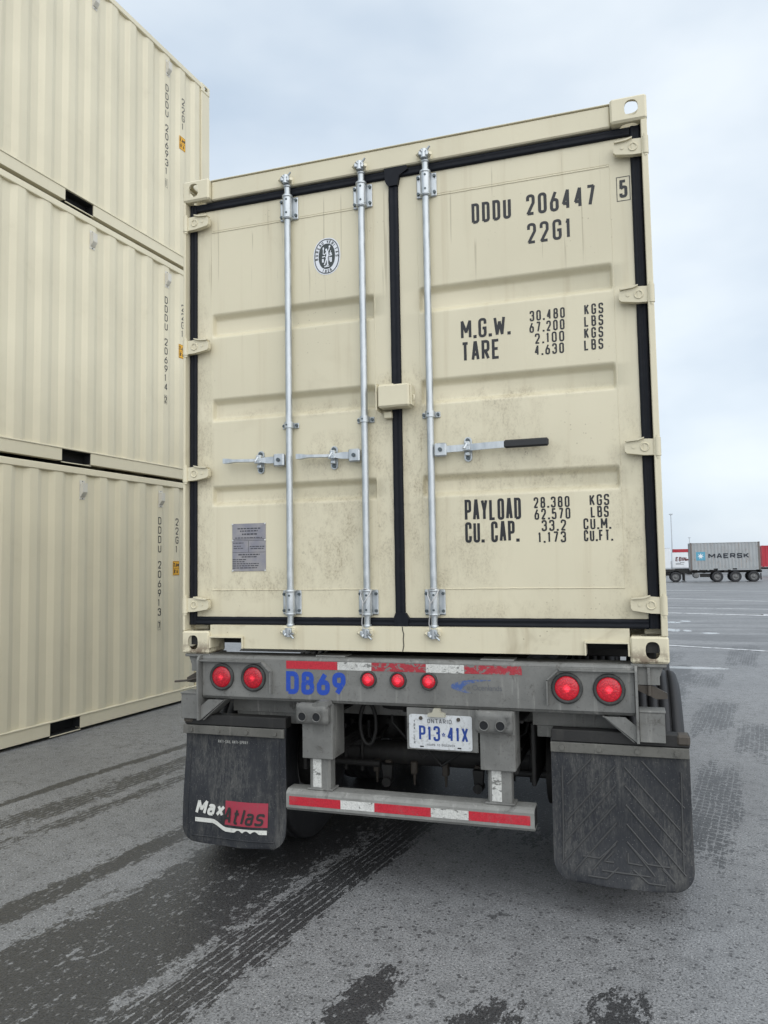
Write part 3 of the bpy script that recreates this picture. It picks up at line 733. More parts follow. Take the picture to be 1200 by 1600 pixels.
# hinges
def hinge_mesh(sx):
    m_ = MB()
    m_.prism([(sx*1.205, -.036), (sx*1.15, -.034), (sx*1.075, -.022), (sx*1.066, -.012), (sx*1.066, .022), (sx*1.075, .028), (sx*1.12, .032), (sx*1.145, .040), (sx*1.205, .036)], 'y', .012, .040)
    m_.prism([(sx*1.075, .0285), (sx*1.125, .0325), (sx*1.15, .041), (sx*1.15, .046), (sx*1.12, .039), (sx*1.07, .033)], 'y', .0, .0395)
    m_.cyl((sx*1.206, .012, -.041), (sx*1.206, .012, .041), .0145, n=14)
    m_.cyl((sx*1.206, .012, -.052), (sx*1.206, .012, -.0415), .011, n=12); m_.cyl((sx*1.206, .012, .0415), (sx*1.206, .012, .052), .011, n=12)
    m_.lathe([(.0125, .021), (.009, .0205), (.0075, .0175), (.009, .0145), (.0125, .014)], 'y', (sx*1.152, 0, .002), 20)
    m_.box(sx*1.150-.003, sx*1.150+.003, .0095, .0125, -.014, .016)
    m_.cyl((sx*1.105, .0125, .004), (sx*1.105, .0095, .004), .008, n=10)
    return m_.mesh('hinge', m_cont)
for sx, dd in ((-1, doorL), (1, doorR)):
    me = hinge_mesh(sx)
    for z in (2.350, 1.655, .957, .253): link('hinge', me, dd, (0, 0, z))
# lock rods
YR = .030
def bracket_mesh(top):
    s_ = 1 if top else -1
    m_ = MB().use(m_galv)
    m_.box(-.052, .052, .0185, .0285, -.062, .062, .006)
    m_.cyl((0, 0, -.066), (0, 0, .066), .0255, n=18)
    [m_.lathe([(a-.006, .0255), (a-.005, .0285), (a+.005, .0285), (a+.006, .0255)], 'z', (0, 0, 0), 18) for a in (-.058, .058)]
    m_.cyl((0, 0, s_*.066), (0, 0, s_*.112), .0165, n=14)
    m_.lathe([(s_*.106, .016), (s_*.110, .021), (s_*.120, .021), (s_*.124, .016)], 'z', (0, 0, 0), 14)
    m_.use(m_bolt)
    for x in (-.042, .042):
        for z in (-.042, .042): m_.cyl((x, .0185, z), (x, .008, z), .0085, .0075, n=8)
    for z in (-.036, .036): m_.cyl((.004, -.0262, z), (.004, -.0246, z), .006, n=8)
    return m_.mesh('rod_bracket')
def cam_mesh(top):
    s_ = 1 if top else -1
    m_ = MB().use(m_galv)
    m_.cyl((0, 0, 0), (0, 0, s_*.045), .019, .016, n=12)
    for a in range(5):
        an = a*1.256+.4
        m_.cyl((0, 0, s_*.020), (.028*math.cos(an), .020*math.sin(an), s_*(.030+.008*(a % 2))), .009, .007, n=8)
    m_.box(-.026, -.010, -.018, .016, s_*.010, s_*.034, .004); m_.box(.010, .024, -.020, .014, s_*.004, s_*.026, .004)
    m_.cyl((.012, -.004, s_*.034), (.034, -.012, s_*.052), .007, .005, n=8)
    m_.use(m_cont)                                     # painted keeper
    m_.box(-.034, .034, .010, .022, s_*-.004, s_*.038, .004)
    m_.cyl((-.026, .004, s_*.017), (-.036, -.010, s_*.026), .009, n=8); m_.cyl((.024, .004, s_*.012), (.036, -.012, s_*.016), .009, n=8)
    return m_.mesh('cam_keeper')
def guide_mesh():
    m_ = MB().use(m_galv)
    m_.box(-.046, .046, .0205, .0275, -.015, .015, .003); m_.cyl((0, 0, -.0155), (0, 0, .0155), .0245, n=16)
    m_.use(m_bolt); m_.cyl((-.036, .0205, 0), (-.036, .010, 0), .008, n=8); m_.cyl((.036, .0205, 0), (.036, .010, 0), .008, n=8); m_.cyl((-.004, -.0253, 0), (-.004, -.0238, 0), .005, n=8)
    return m_.mesh('rod_guide')
BT, BB, KT, KB, GM = bracket_mesh(True), bracket_mesh(False), cam_mesh(True), cam_mesh(False), guide_mesh()
m_ = MB(); m_.cyl((0, YR, .33), (0, YR, 2.30), .0178, n=20); ME_ROD = m_.mesh('lock_rod', m_galv)
for x, dd in ((-.597, doorL), (-.180, doorL), (.162, doorR)):
    link('lock_rod', ME_ROD, dd, (x, 0, 0))
    link('rod_bracket', BT, dd, (x, YR, 2.357)); link('rod_bracket', BB, dd, (x, YR, .267))
    link('rod_guide', GM, dd, (x, YR, 1.186))
    link('cam_keeper', KT, dd, (x, .012, 2.480)); link('cam_keeper', KB, dd, (x, .002, .140))
# handles
def keeper_mesh():
    m_ = MB().use(m_galv)
    pts = [(math.cos(a)*.019, .040+math.sin(a)*.019) for a in [math.pi*i/8 for i in range(9)]]+[(math.cos(a)*.019, -.042+math.sin(a)*.019) for a in [math.pi+math.pi*i/8 for i in range(9)]]
    m_.prism(pts, 'y', .050, .0585)
    m_.box(-.014, .014, .016, .0498, .006, .034, .004); m_.box(-.012, .012, .022, .0498, -.036, -.016, .004)
    m_.cyl((0, .016, .02), (-.012, .004, -.004), .008, n=8); m_.box(-.018, .018, .006, .014, -.012, .010, .003)
    m_.use(m_bolt); m_.cyl((0, .0498, .042), (0, .040, .042), .0105, n=8); m_.cyl((0, .0498, -.044), (0, .040, -.044), .0105, n=8)
    return m_.mesh('handle_keeper')
KM = keeper_mesh()
def handle(dd, rx, sgn, kx, tip, grip=None):
    z = 1.005; hx = rx+sgn*.052
    m_ = MB().use(m_galv); m_.box(hx-.030, hx+.030, .006, .034, z-.033, z+.033, .006); m_.use(m_bolt); m_.cyl((hx, .006, z), (hx, -.002, z), .010, n=10)
    m_.build('handle_hub', None, dd)
    m_ = MB(); x0 = hx+sgn*.030
    N = 22; end = grip if grip else tip; hh = []
    for i in range(N+1):
        q = i/N; x = x0+(end-x0)*q
        y = .020-.010*sstep((q-.35)/.4)
        hgt = .016 if grip else (.017-.010*sstep((q-.1)/.25)+.006*sstep((q-.75)/.2)); th = .006 if grip else .006+.009*sstep((q-.15)/.3)
        zz = z+(.002+.008*q)*(1 if not grip else .6)
        hh.append((x, y, zz, hgt, th))
    vs = []
    for (x, y, zz, a, b) in hh: vs += [(x, y-b, zz-a), (x, y-b, zz+a), (x, y+b, zz+a), (x, y+b, zz-a)]
    fs = [[i*4+k, i*4+(k+1) % 4, i*4+4+(k+1) % 4, i*4+4+k] for i in range(N) for k in range(4)]+[[0, 1, 2, 3], [N*4+3, N*4+2, N*4+1, N*4]]
    m_.add(vs, fs); m_.build('handle', m_galv, dd)
    if grip:
        m_ = MB(); m_.box(grip-.004, tip, -.004, .024, z-.013, z+.025, .007); m_.build('handle_grip', m_grip, dd)
    link('handle_keeper', KM, dd, (kx, 0, z))
handle(doorL, -.597, -1, -.771, -.968); handle(doorL, -.180, -1, -.354, -.545); handle(doorR, .162, 1, .343, .731, .528)
# lock box bridging the doors
m_ = MB().use(m_cont)
m_.box(-.100, -.094, -.030, .058, 1.215, 1.352, .001); m_.box(-.0935, -.02, .010, .058, 1.346, 1.352, .001)
m_.box(-.088, .074, -.036, .046, 1.226, 1.338, .008)
m_.box(.0745, .082, -.020, .040, 1.232, 1.334, .002)
m_.tube([(.082, .0, 1.285), (.092, -.006, 1.280), (.094, -.006, 1.262), (.084, -.002, 1.255)], .004, 6)
m_.box(-.074, -.034, .020, .058, 1.182, 1.2135, .003)
o = m_.build('lock_box', None, doorR)
# wire rope loops by two lower brackets
for x, dd in ((-.180, doorL), (.162, doorR)):
    m_ = MB()
    y_ = .024
    P = [(x-.026, -.004, .325), (x-.022, -.028, .300), (x-.010, -.034, .272), (x-.012, -.034, .240), (x-.014, -.030, .20), (x-.020, -.022, .165), (x-.012, -.020, .135)]
    Q = [(x+.026, -.004, .325), (x+.020, -.028, .302), (x+.002, -.0345, .276), (x-.008, -.0345, .262)]
    for pp in (P, Q): m_.tube([Vector(q)+Vector((0, y_, 0)) for q in pp], .0032, 6)
    m_.tube([(x-.026, .020, .325), (x, -.004, .336), (x+.026, .020, .325)], .0032, 6)
    m_.build('wire_rope_seal', m_wire, dd)

# lettering on the right door
FY = lambda x0, z0, y=YD: (lambda x, z, k: (x0+x, y-k, z0+z))
def door_text(s, x0, z0, h, total, t=.14, gap=.34, align='l', par=doorR, m=m_ink):
    m_ = MB(); text(m_, s, FY(x0, z0), h, total=total, t=t, gap=gap, align=align); return m_.build('lettering', m, par, fix=False)
door_text('DDDU', .387, 2.125, .103, .194, .142, .36); door_text('206447', .655, 2.125, .103, .322, .142, .36)
door_text('22G1', .656, 1.984, .101, .206, .135, .42)
m_ = MB(); text(m_, '5', FY(1.086, 2.140), .086, total=.036, t=.16)
for a in (((1.074, 2.126), (1.134, 2.126)), ((1.074, 2.240), (1.134, 2.240)), ((1.075, 2.125), (1.075, 2.241)), ((1.133, 2.125), (1.133, 2.241))):
    stroke(m_, [Vector(a[0]), Vector(a[1])], .0032, FY(0, 0), .0009)
m_.build('check_digit', m_ink, doorR, fix=False)
door_text('M.G.W.', .319, 1.551, .096, .243, .14, .26)
door_text('TARE', .319, 1.438, .098, .190, .14, .28)
for i, (n_, u_) in enumerate((('30.480', 'KGS'), ('67.200', 'LBS'), ('2.100', 'KGS'), ('4.630', 'LBS'))):
    z = 1.603-i*.0562
    door_text(n_, .820-.003*i, z, .051, len(n_)*.0274, .15, .45, 'r'); door_text(u_, .909-.002*i, z+.001, .051, .086, .15, .50)
door_text('PAYLOAD', .317, .657, .103, .271, .128, .24)
door_text('CU. CAP.', .317, .551, .100, .258, .13, .26)
for i, (n_, u_, w_, uw) in enumerate((('28.380', 'KGS', .165, .087), ('62.570', 'LBS', .165, .080), ('33.2', 'CU.M.', .112, .122), ('1.173', 'CU.FT.', .128, .128))):
    z = .706-i*.0545
    door_text(n_, (.648, .650, .682, .664)[i], z, .052, w_, .15, .42); door_text(u_, (.903, .906, .872, .872)[i], z+.002, .052, uw, .15, .36)
# oval sticker
def disc(mb, cx, cz, rx, rz, y, n=40, e=2.25):
    p = superell(rx, rz, n, e); vs = [(cx, y, cz)]+[(cx+a, y, cz+b) for a, b in p]
    mb.add(vs, [[0, 1+i, 1+(i+1) % n] for i in range(n)])
ex, ez = -.386, 2.073
m_ = MB(); disc(m_, ex, ez, .076, .099, YD-.0008); emb = m_.build('oval_sticker', m_white, doorL, fix=False)
m_ = MB(); p = [Vector(q) for q in superell(.068, .091, 48, 2.25)]; stroke(m_, p+[p[0]], .0045, FY(ex, ez), .0014)
disc(m_, ex, ez, .046, .068, YD-.0014)
def ring_text(mb, s, a0, a1, rx, rz, h, inward=False):
    for i, c in enumerate(s):
        a = a0+(a1-a0)*i/(len(s)-1); px, pz = rx*math.cos(a), rz*math.sin(a)
        tn = math.atan2(pz/rz**2, px/rx**2)-math.pi/2+(math.pi if inward else 0); ca, sa = math.cos(tn), math.sin(tn)
        w = h*.62
        fn = lambda x, z, k, px=px, pz=pz, ca=ca, sa=sa: (ex+px+(x-w/2)*ca-(z-h/2)*sa, YD-k, ez+pz+(x-w/2)*sa+(z-h/2)*ca)
        if c != ' ': text(mb, c, fn, h, w=w, t=.2, k0=.0014)
ring_text(m_, 'BUREAU VERITAS', R(188), R(-3), .0575, .0795, .0165)
ring_text(m_, '1828', R(250), R(292), .0575, .0800, .0150, True)
m_.build('emblem_print', m_emb, emb, fix=False)
m_ = MB(); F_ = FY(ex, ez)
def ln(pts, t): stroke(m_, [Vector(q) for q in pts], t, F_, .0020+len(m_.f)*.000004)
disc(m_, ex-.002, ez+.034, .0055, .007, YD-.0021, 12)
ln([(.002, .028), (.004, .004), (-.002, -.010)], .013); ln([(-.001, -.008), (-.006, -.026), (-.014, -.046)], .007); ln([(.002, -.008), (.004, -.026), (.004, -.042)], .007)
ln([(.004, .026), (.012, .032), (.015, .046)], .005); disc(m_, ex+.016, ez+.050, .005, .006, YD-.0021, 10)
ln([(-.004, .020), (-.012, .010), (-.022, .016)], .005); ln([(-.020, .018), (-.019, .036)], .004); disc(m_, ex-.019, ez+.042, .004, .009, YD-.0021, 10)
ln([(-.026, -.002), (-.010, .000)], .006); ln([(.012, .002), (.030, .004)], .006); ln([(-.022, -.012), (-.022, -.032)], .010); ln([(.014, -.006), (.014, -.026)], .005); ln([(.024, -.008), (.023, -.034)], .010)
ln([(.016, .012), (.028, .012)], .009); ln([(.020, .016), (.022, .028)], .004); ln([(-.014, -.056), (.014, -.055)], .005); ln([(-.006, -.050), (.006, -.050)], .004); ln([(.000, -.044), (.010, -.046)], .006)
m_.build('emblem_figure', m_white, emb, fix=False)
# data plate
m_ = MB(); m_.box(-.947, -.749, YD-.003, YD, .430, .683, .001); dp = m_.build('data_plate', m_plate, doorL)
m_ = MB()
def hl(x0, x1, z, t): stroke(m_, [Vector((x0, z)), Vector((x1, z))], t, FY(0, 0, YD-.003), .0004+len(m_.f)*.00001)
hl(-.945, -.751, .600, .002); hl(-.945, -.751, .592, .002); hl(-.945, -.751, .530, .002)
stroke(m_, [Vector((-.850, .590)), Vector((-.850, .530))], .002, FY(0, 0, YD-.003), .0009)
for z, x0, x1, h_ in ((.656, -.915, -.780, .008), (.643, -.900, -.795, .008), (.626, -.888, -.800, .010), (.607, -.93, -.77, .006), (.580, -.94, -.88, .006), (.563, -.938, -.895, .005), (.552, -.938, -.882, .005), (.560, -.842, -.757, .006), (.549, -.838, -.762, .006), (.518, -.910, -.785, .008), (.506, -.890, -.800, .007), (.492, -.945, -.865, .006), (.481, -.945, -.870, .006), (.470, -.945, -.79, .006), (.459, -.945, -.79, .006), (.448, -.945, -.80, .006)):
    x = x0
    while x < x1:
        w_ = random.uniform(.008, .022); hl(x, min(x+w_, x1), z, h_*.8); x += w_+.004
m_.build('data_plate_print', m_plateink, dp, fix=False)
for x in (-.944, -.752):
    for z in (.680, .594, .433): m_ = MB(); m_.cyl((x, YD-.003, z), (x, YD-.007, z), .0055, .004, n=10); m_.build('rivet', m_rivet, dp)

# ------------------------------------------------------------------ the stack on the left
SX, SY, SA = -3.9177, 4.8244, .0782
def stack_container(k, off, label, number, check):
    n_ = Vector((math.sin(SA), math.cos(SA), 0)); c_ = Vector((math.cos(SA), -math.sin(SA), 0))
    org = Vector((SX, SY, 0))-n_*off-c_*CW
    root = thing('shipping_container', label, 'shipping container', (org.x, org.y, k*2.593+.001), math.pi-SA, 'beige containers in the stack')
    container_body(root, m_stack, True, ME_CAST_S)
    FS = lambda s0, z0: (lambda x, z, kk: (-1.206-kk, s0-x, z0+z))
    m_ = MB(); z = 2.150
    for c in number:
        if c != ' ': text(m_, c, FS(.876, z-.084), .084, w=.054, t=.135, k0=.0012)
        z -= .106 if c != ' ' else .075
    z -= .045
    text(m_, check, FS(.871, z-.078), .074, w=.036, t=.14, k0=.0012)
    for a in (((-.006, -.012), (.042, -.012)), ((-.006, .086), (.042, .086)), ((-.005, -.012), (-.005, .086)), ((.041, -.012), (.041, .086))):
        stroke(m_, [Vector(a[0]), Vector(a[1])], .003, FS(.871, z-.078), .0012)
    m_.build('lettering', m_ink, root, fix=False)
    m_ = MB(); z = 2.150
    for c in '22G1': text(m_, c, FS(.566, z-.084), .084, w=.054, t=.135, k0=.0012); z -= .106
    m_.build('lettering', m_ink, root, fix=False)
    m_ = MB(); m_.box(-1.2085, -1.2055, .497, .611, 1.485, 1.652, .0008); y_ = m_.build('height_label', m_yel, root)
    m_ = MB(); FL = lambda s0, z0: (lambda x, z, kk: (-1.2085-kk, s0-x, z0+z))
    text(m_, '2.6m', FL(.602, 1.585), .045, total=.094, t=.2, k0=.0006); text(m_, "8'6", FL(.595, 1.510), .045, total=.070, t=.2, k0=.0006)
    for a in (((.006, .006), (.108, .006)), ((.006, .161), (.108, .161)), ((.007, .006), (.007, .161)), ((.107, .006), (.107, .161)), ((.006, .082), (.108, .082))): stroke(m_, [Vector(a[0]), Vector(a[1])], .004, FL(.611, 1.485), .0006)
    m_.build('lettering', m_ink, y_, fix=False)
    for s0 in (.838, 2.034):
        m_ = MB(); a = -1.206
        m_.box(a-.004, a, s0-.036, s0+.036, 2.262, 2.454, .001)
        m_.prism([(a-.0042, 2.290), (a-.012, 2.290), (a-.042, 2.335), (a-.044, 2.425), (a-.0042, 2.428)], 'y', s0-.030, s0+.030)
        m2 = [(x_, z_) for (x_, z_) in ()]
        v = m_.build('vent', m_vent, root)
        # rotate prism axes: built in x-z with y extrusion
        g_ = MB()
        for i in range(4): zz = 2.296+i*.010; g_.box(a-.0165-i*.0066, a-.0135-i*.0066, s0-.022, s0+.022, zz, zz+.006)
        g_.build('vent_slot', m_dark, v)
        for zz in (2.272, 2.444): q = MB(); q.cyl((a-.004, s0, zz), (a-.0075, s0, zz), .006, n=8); q.build('rivet', m_bolt, v)
    return root
stack_container(0, .10, 'bottom beige container of the stack, numbered 206913, resting on the asphalt', 'DDDU 206913', '7')
stack_container(1, 0., 'middle beige container of the stack, numbered 206914, between the other two', 'DDDU 206914', '2')
stack_container(2, 0., 'topmost beige container of the stack, numbered 206931, against the sky', 'DDDU 206931', '1')

# ------------------------------------------------------------------ trailer chassis
ch = thing('trailer_chassis', 'dirty grey container chassis with red tail lamps and black mud flaps under the container', 'trailer')
TX = -.012
m_ = MB()
m_.box(-1.096, 1.070, .002, .012, .897, 1.092, .003)
m_.prism([(.003, 1.0925), (.010, 1.104), (.022, 1.109), (.16, 1.109), (.16, 1.099), (.024, 1.099), (.0125, 1.0925)], 'x', -1.096, 1.070)
m_.prism([(.003, .8965), (.012, .886), (.024, .882), (.14, .882), (.14, .892), (.024, .892), (.0125, .8965)], 'x', -1.096, 1.070)
m_.box(-1.094, 1.068, .15, .158, .892, 1.0985)
beam = m_.build('rear_beam', m_chas, ch)
for sx, X in ((-1, -1.103), (1, 1.077)):
    m_ = MB(); m_.prism([(-.030, .775), (-.034, .90), (-.034, 1.085), (-.015, 1.107), (.16, 1.107), (.16, .90), (.06, .775)], 'x', X-.0055, X+.0055); m_.build('end_plate', m_chas, ch)
    # diagonal brace under the beam
    m_ = MB(); xi = X-sx*.0065
    m_.prism([(xi, .775), (xi, .845), (xi-sx*.045, .8815), (xi-sx*.135, .8815)], 'y', -.012, -.004)
    m_.prism([(xi-sx*.008, .775), (xi-sx*.012, .772), (xi-sx*.142, .8812), (xi-sx*.136, .8814)], 'y', -.0035, .10)
    m_.build('diagonal_brace', m_chas, ch)
    # outboard bracket box
    xa, xb = X+sx*.0065, X+sx*.112
    m_ = MB(); m_.box(xa, xb, -.010, .0, .778, .905, .002); m_.box(xa, xb+sx*.004, -.014, .090, .9055, .914, .002); m_.box(xb-sx*.006, xb, .0005, .085, .778, .905, .001)
    m_.build('outboard_bracket', m_chas, ch)
    # twist lock mount under the casting
    m_ = MB(); xm = sx*1.13
    m_.box(xm-.075, xm+.075, .010, .19, 1.098, 1.1135, .003)
    m_.prism([(xa, 1.0975), (xm+sx*.062, 1.0975), (xm+sx*.046, 1.055), (xm+sx*.046, 1.02), (xa, 1.02)], 'y', .03, .16)
    m_.box(xm-.006, xm+.006, .014, .0295, 1.022, 1.0975, .001)
    m_.build('twist_lock_mount', m_chas, ch)
    m_ = MB()
    m_.prism([(xm-sx*.05, 1.018), (xm+sx*.02, 1.014), (xm+sx*.075, .985), (xm+sx*.075, .962), (xm+sx*.03, .958), (xm-sx*.05, .995)], 'y', .03, .045)
    m_.cyl((xm-sx*.045, .02, 1.008), (xm-sx*.045, .06, 1.008), .012, n=10); m_.cyl((xm, .022, 1.019), (xm, .022, .975), .009, n=8)
    m_.build('twist_lock_handle', m_rust, ch)
    if sx < 0:
        m_ = MB(); m_.tube([(xm, .03, .985), (xm-.06, .012, .972), (xm-.13, .0, .966)], .006, 6); m_.build('lock_lever', m_rust, ch)
    m_ = MB(); m_.cyl((sx*1.141, .088, 1.1136), (sx*1.141, .088, 1.16), .026, n=14); m_.prism([(sx*1.141-.034, .025), (sx*1.141+.034, .025), (sx*1.141+.040, .088), (sx*1.141+.034, .150), (sx*1.141-.034, .150), (sx*1.141-.040, .088)], 'z', 1.1602, 1.205); m_.build('twist_lock', m_under, ch)
    # lamp hood: bent strip round the lamps
    m_ = MB(); x_out, x_in = X-sx*.006, (-.690 if sx < 0 else .692)
    pl = [(x_out, 1.082), (x_in-(-sx)*.0+sx*.052, 1.082), (x_in, 1.034), (x_in, .925)]
    for (a, b) in zip(pl, pl[1:]):
        A, B = Vector(a), Vector(b); d = (B-A).normalized(); nn = Vector((-d.y, d.x))*.0035
        A -= d*.0018; B += d*.0018
        m_.prism([tuple(A+nn), tuple(B+nn), tuple(B-nn), tuple(A-nn)], 'y', -.024, .0018)
    m_.build('lamp_hood', m_chas, ch)
def lamp(x, z, r, m):
    m_ = MB(); m_.lathe([(.004, r*1.32), (-.006, r*1.32), (-.012, r*1.24), (-.012, r*1.06), (-.004, r*1.0)], 'y', (0, 0, 0), 32)
    o = m_.build('tail_lamp', m_ring, ch, (x, .0, z))
    m_ = MB(); m_.lathe([(-.003, r*1.03), (-.010, r*.97), (-.014, r*.8), (-.0165, r*.45), (-.017, .0005)], 'y', (0, 0, 0), 32); m_.build('lens', m, o)
for x, m in ((-.976, m_lens0), (-.794, m_lens0), (.779, m_lens1), (.961, m_lens1)): lamp(x, .999, .053, m)
for x in (-.168, -.016, .137): lamp(x, 1.009, .032, m_lens1)
def tape_run(par, xs_, z0, z1, y, ms):
    for a, b, m in zip(xs_, xs_[1:], ms):
        q = MB(); q.box(a+.0005, b-.0005, y-.0012, y, z0, z1); q.build('reflective_tape', m, par)
tape_run(beam, (-.610, -.331, -.153, .122, .309, .578), 1.050, 1.090, .002, (m_tr, m_tww, m_trw, m_tww, m_trw))
m_ = MB(); text(m_, 'D869', FY(-.611, .924, .002), .114, total=.322, t=.215, gap=.20); m_.build('lettering', m_blue, beam, fix=False)
# faded oval decal
m_ = MB(); cx, cz = .395, .990
n = 30
def crescent(i, j):
    a = R(75+(245-75)*i/n); w_ = math.sin(math.pi*i/n)
    o_ = Vector((cx+.152*math.cos(a), cz+.034*math.sin(a))); q = Vector((cx+.030*w_+.128*math.cos(a)*(1-.10*w_), cz+.030*math.sin(a)*(1-.3*w_)))
    p_ = q if j else o_
    return (p_.x, .0012, p_.y)
m_.grid(crescent, n, 1, False); m_.build('faded_decal', m_bluef, beam, fix=False)
me = fontmesh('r e Ocenlands', .03, 0, 0, .185); me.materials.append(m_fade); o = link('lettering', me, beam, (.300, .0010, .975))
# top plates, container rests
m_ = MB(); m_.prism([(-.985, 1.1095), (-.955, 1.142), (-.90, 1.150), (-.70, 1.150), (-.55, 1.1095)], 'y', .20, .33); m_.build('bolster_plate', m_chasl, ch)
for a, b in ((-.46, -.30), (.38, .54)): m_ = MB(); m_.box(a, b, .03, .13, 1.1095, 1.1165, .002); m_.build('pad_plate', m_chasl, ch)
# frame rails, cross members
for sx in (-1, 1):
    m_ = MB(); X = sx*.48
    m_.box(X-.075, X+.075, .16, 7.2, 1.075, 1.088); m_.box(X-.007, X+.007, .16, 7.2, .8125, 1.0745); m_.box(X-.075, X+.075, .16, 7.2, .80, .812)
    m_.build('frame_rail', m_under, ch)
for y in (1.3, 2.6, 3.9, 5.2, 6.2):
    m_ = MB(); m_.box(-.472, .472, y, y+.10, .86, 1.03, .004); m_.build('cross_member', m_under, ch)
m_ = MB(); m_.box(-1.2, 1.2, 6.02, 6.18, .93, 1.074, .01); [m_.box(sx*1.13-.07, sx*1.13+.07, 5.9, 6.05, 1.0745, 1.1135, .003) for sx in (-1, 1)]; m_.build('front_bolster', m_under, ch)
for sx in (-1, 1):
    m_ = MB(); m_.box(sx*.56, sx*1.20, 1.26, 1.36, .995, 1.095, .006); m_.build('added_gap_beam', m_under, ch)  # added beam, closes the bright gap seen between the dual tyres
# hanger channels behind the beam each side
for sx in (-1, 1):
    m_ = MB(); m_.box(sx*.60, sx*1.00, .162, .170, .795, .8815, .002); m_.box(sx*.60, sx*1.0, .1705, .25, .795, .803, .002)
    m_.box(sx*.62, sx*.98, .1705, .178, .740, .7945, .002)
    m_.build('hanger_channel', m_chas, ch)
m_ = MB(); m_.box(-.60, .62, .42, .50, .755, .815, .006); m_.build('cross_tube', m_chas, ch)
# underride guard
m_ = MB()
sec = [(.012, .352), (.10, .352), (.112, .364), (.112, .440), (.100, .452), (.024, .452), (.008, .444), (.0, .432), (.0, .364)]
m_.prism(sec, 'x', -.615, .616)
bump = m_.build('underride_bumper', m_chasl, ch)
m_ = MB(); m_.box(-.6145, .6155, .012, .10, .3505, .3518); m_.build('bumper_flange', m_chas, bump)
for x in (-.6155, .6165): m_ = MB(); m_.prism([(.016+.0*x, .362), (.098, .362), (.102, .37), (.102, .434), (.095, .442), (.022, .442), (.012, .434), (.010, .37)], 'x', x-.0006, x+.0006); m_.build('bumper_end', m_dark, bump)
tape_run(bump, (-.598, -.323, -.148, .133, .314, .598), .378, .420, .0, (m_tr, m_tw, m_tr, m_tww, m_tr))
for sx, X in ((-1, -.440), (1, .458)):
    m_ = MB(); m_.box(X-.055, X+.055, .020, .10, .4525, .80, .010); m_.box(X-.07, X+.07, .018, .104, .4522, .462, .003); leg = m_.build('bumper_leg', m_chas, ch)
    m_ = MB(); m_.box(X-.035, X+.010, .0185, .0198, .468, .612); m_.build('reflective_tape', m_tww, leg)
    m_ = MB(); m_.box(X-.082, X+.080, -.004, .016, .612, .882, .003); m_.box(X+.064, X+.080, .0165, .16, .612, .882, .002); m_.build('leg_plate', m_chas, ch)
    # dock bumper with two sockets
    x0, x1, z0, z1 = X-.092, X+.080, .792, .892
    q = MB(); ny = 10
    def dk(i, j, x0=x0, x1=x1, sx=sx):
        a, b = i/14, j/8; x = x0+(x1-x0)*a; z = z0+(z1-z0)*b
        e = min(a, 1-a, 1)*14; f_ = min(b, 1-b)*8
        y = -.075+.020*(e < .5)+.018*(f_ < .5)
        nz = noise.noise(Vector((x*22, z*26, 3+sx)))
        return (x+.004*nz*(e < .6), y-.006*nz+(.018*max(0, nz+.25)*(j > 6) if sx < 0 else 0), z+.007*noise.noise(Vector((x*17, 2, sx)))*(f_ < .6))
    q.grid(dk, 14, 8, True)
    q.box(x0+.006, x1-.006, -.060, -.0045, z0+.004, z1-.004, .004)
    if sx < 0: q.prism([(x1-.075, .865), (x1-.01, .862), (x1+.004, .885), (x1-.004, .905), (x1-.05, .908), (x1-.08, .892)], 'y', -.068, -.006)
    d_ = q.build('dock_bumper', m_dock, ch)
    for cx_ in (x0+.045, x1-.052):
        q = MB(); q.lathe([(-.0865, .0245), (-.089, .0225), (-.086, .0195), (-.070, .0185)], 'y', (cx_, 0, .832), 18); q.build('socket_rim', m_dock, d_)
        q = MB(); q.cyl((cx_, -.0836, .832), (cx_, -.0846, .832), .020, n=18); q.build('socket', m_dark, d_)
# licence plate
m_ = MB(); m_.box(.020, .366, .010, .018, .684, .8815, .002); lpb = m_.build('plate_bracket', m_chas, ch)
m_ = MB(); pr = [tuple(q) for q in rounded([(.033, .692, .014), (.339, .692, .014), (.339, .852, .014), (.033, .852, .014)], True, 4)]
m_.prism(pr, 'y', .004, .0065); lp = m_.build('licence_plate', m_lp, ch)
LPF = lambda x0, z0: FY(x0, z0, .004)
m_ = MB(); text(m_, 'P13', LPF(.082, .730), .070, total=.103, t=.15, gap=.30); m_.build('lettering', m_lpb, lp, fix=False)
m_ = MB(); text(m_, '41X', LPF(.220, .730), .070, total=.100, t=.15, gap=.30)
m_.build('lettering', m_lpb, lp, fix=False); m_ = MB()
stroke(m_, [Vector((.196, .756)), Vector((.208, .756))], .004, LPF(0, 0), .001); stroke(m_, [Vector((.194, .766)), Vector((.198, .760)), Vector((.202, .770)), Vector((.206, .760)), Vector((.210, .766))], .003, LPF(0, 0), .0012)
m_.build('crown_mark', m_lpb, lp, fix=False)
m_ = MB(); text(m_, 'ONTARIO', LPF(.124, .812), .021, total=.118, t=.16, gap=.34); m_.build('lettering', m_fade, lp, fix=False); m_ = MB(); text(m_, 'YOURS TO DISCOVER', LPF(.118, .707), .010, total=.138, t=.16, gap=.3)
m_.build('lettering', m_fade, lp, fix=False); m_ = MB()
z = .812
for c in 'TRAILER': text(m_, c, LPF(.056, z), .0125, w=.008, t=.18); z -= .0165
m_.build('lettering', m_fade, lp, fix=False)
for x, z in ((.092, .835), (.275, .835)): m_ = MB(); m_.cyl((x, .004, z), (x, -.002, z), .009, n=10); m_.build('plate_bolt', m_rust, lp)
for x, z in ((.095, .702), (.277, .702)): m_ = MB(); m_.box(x-.009, x+.009, .0032, .0039, z-.003, z+.003); m_.build('plate_slot', m_dark, lp)
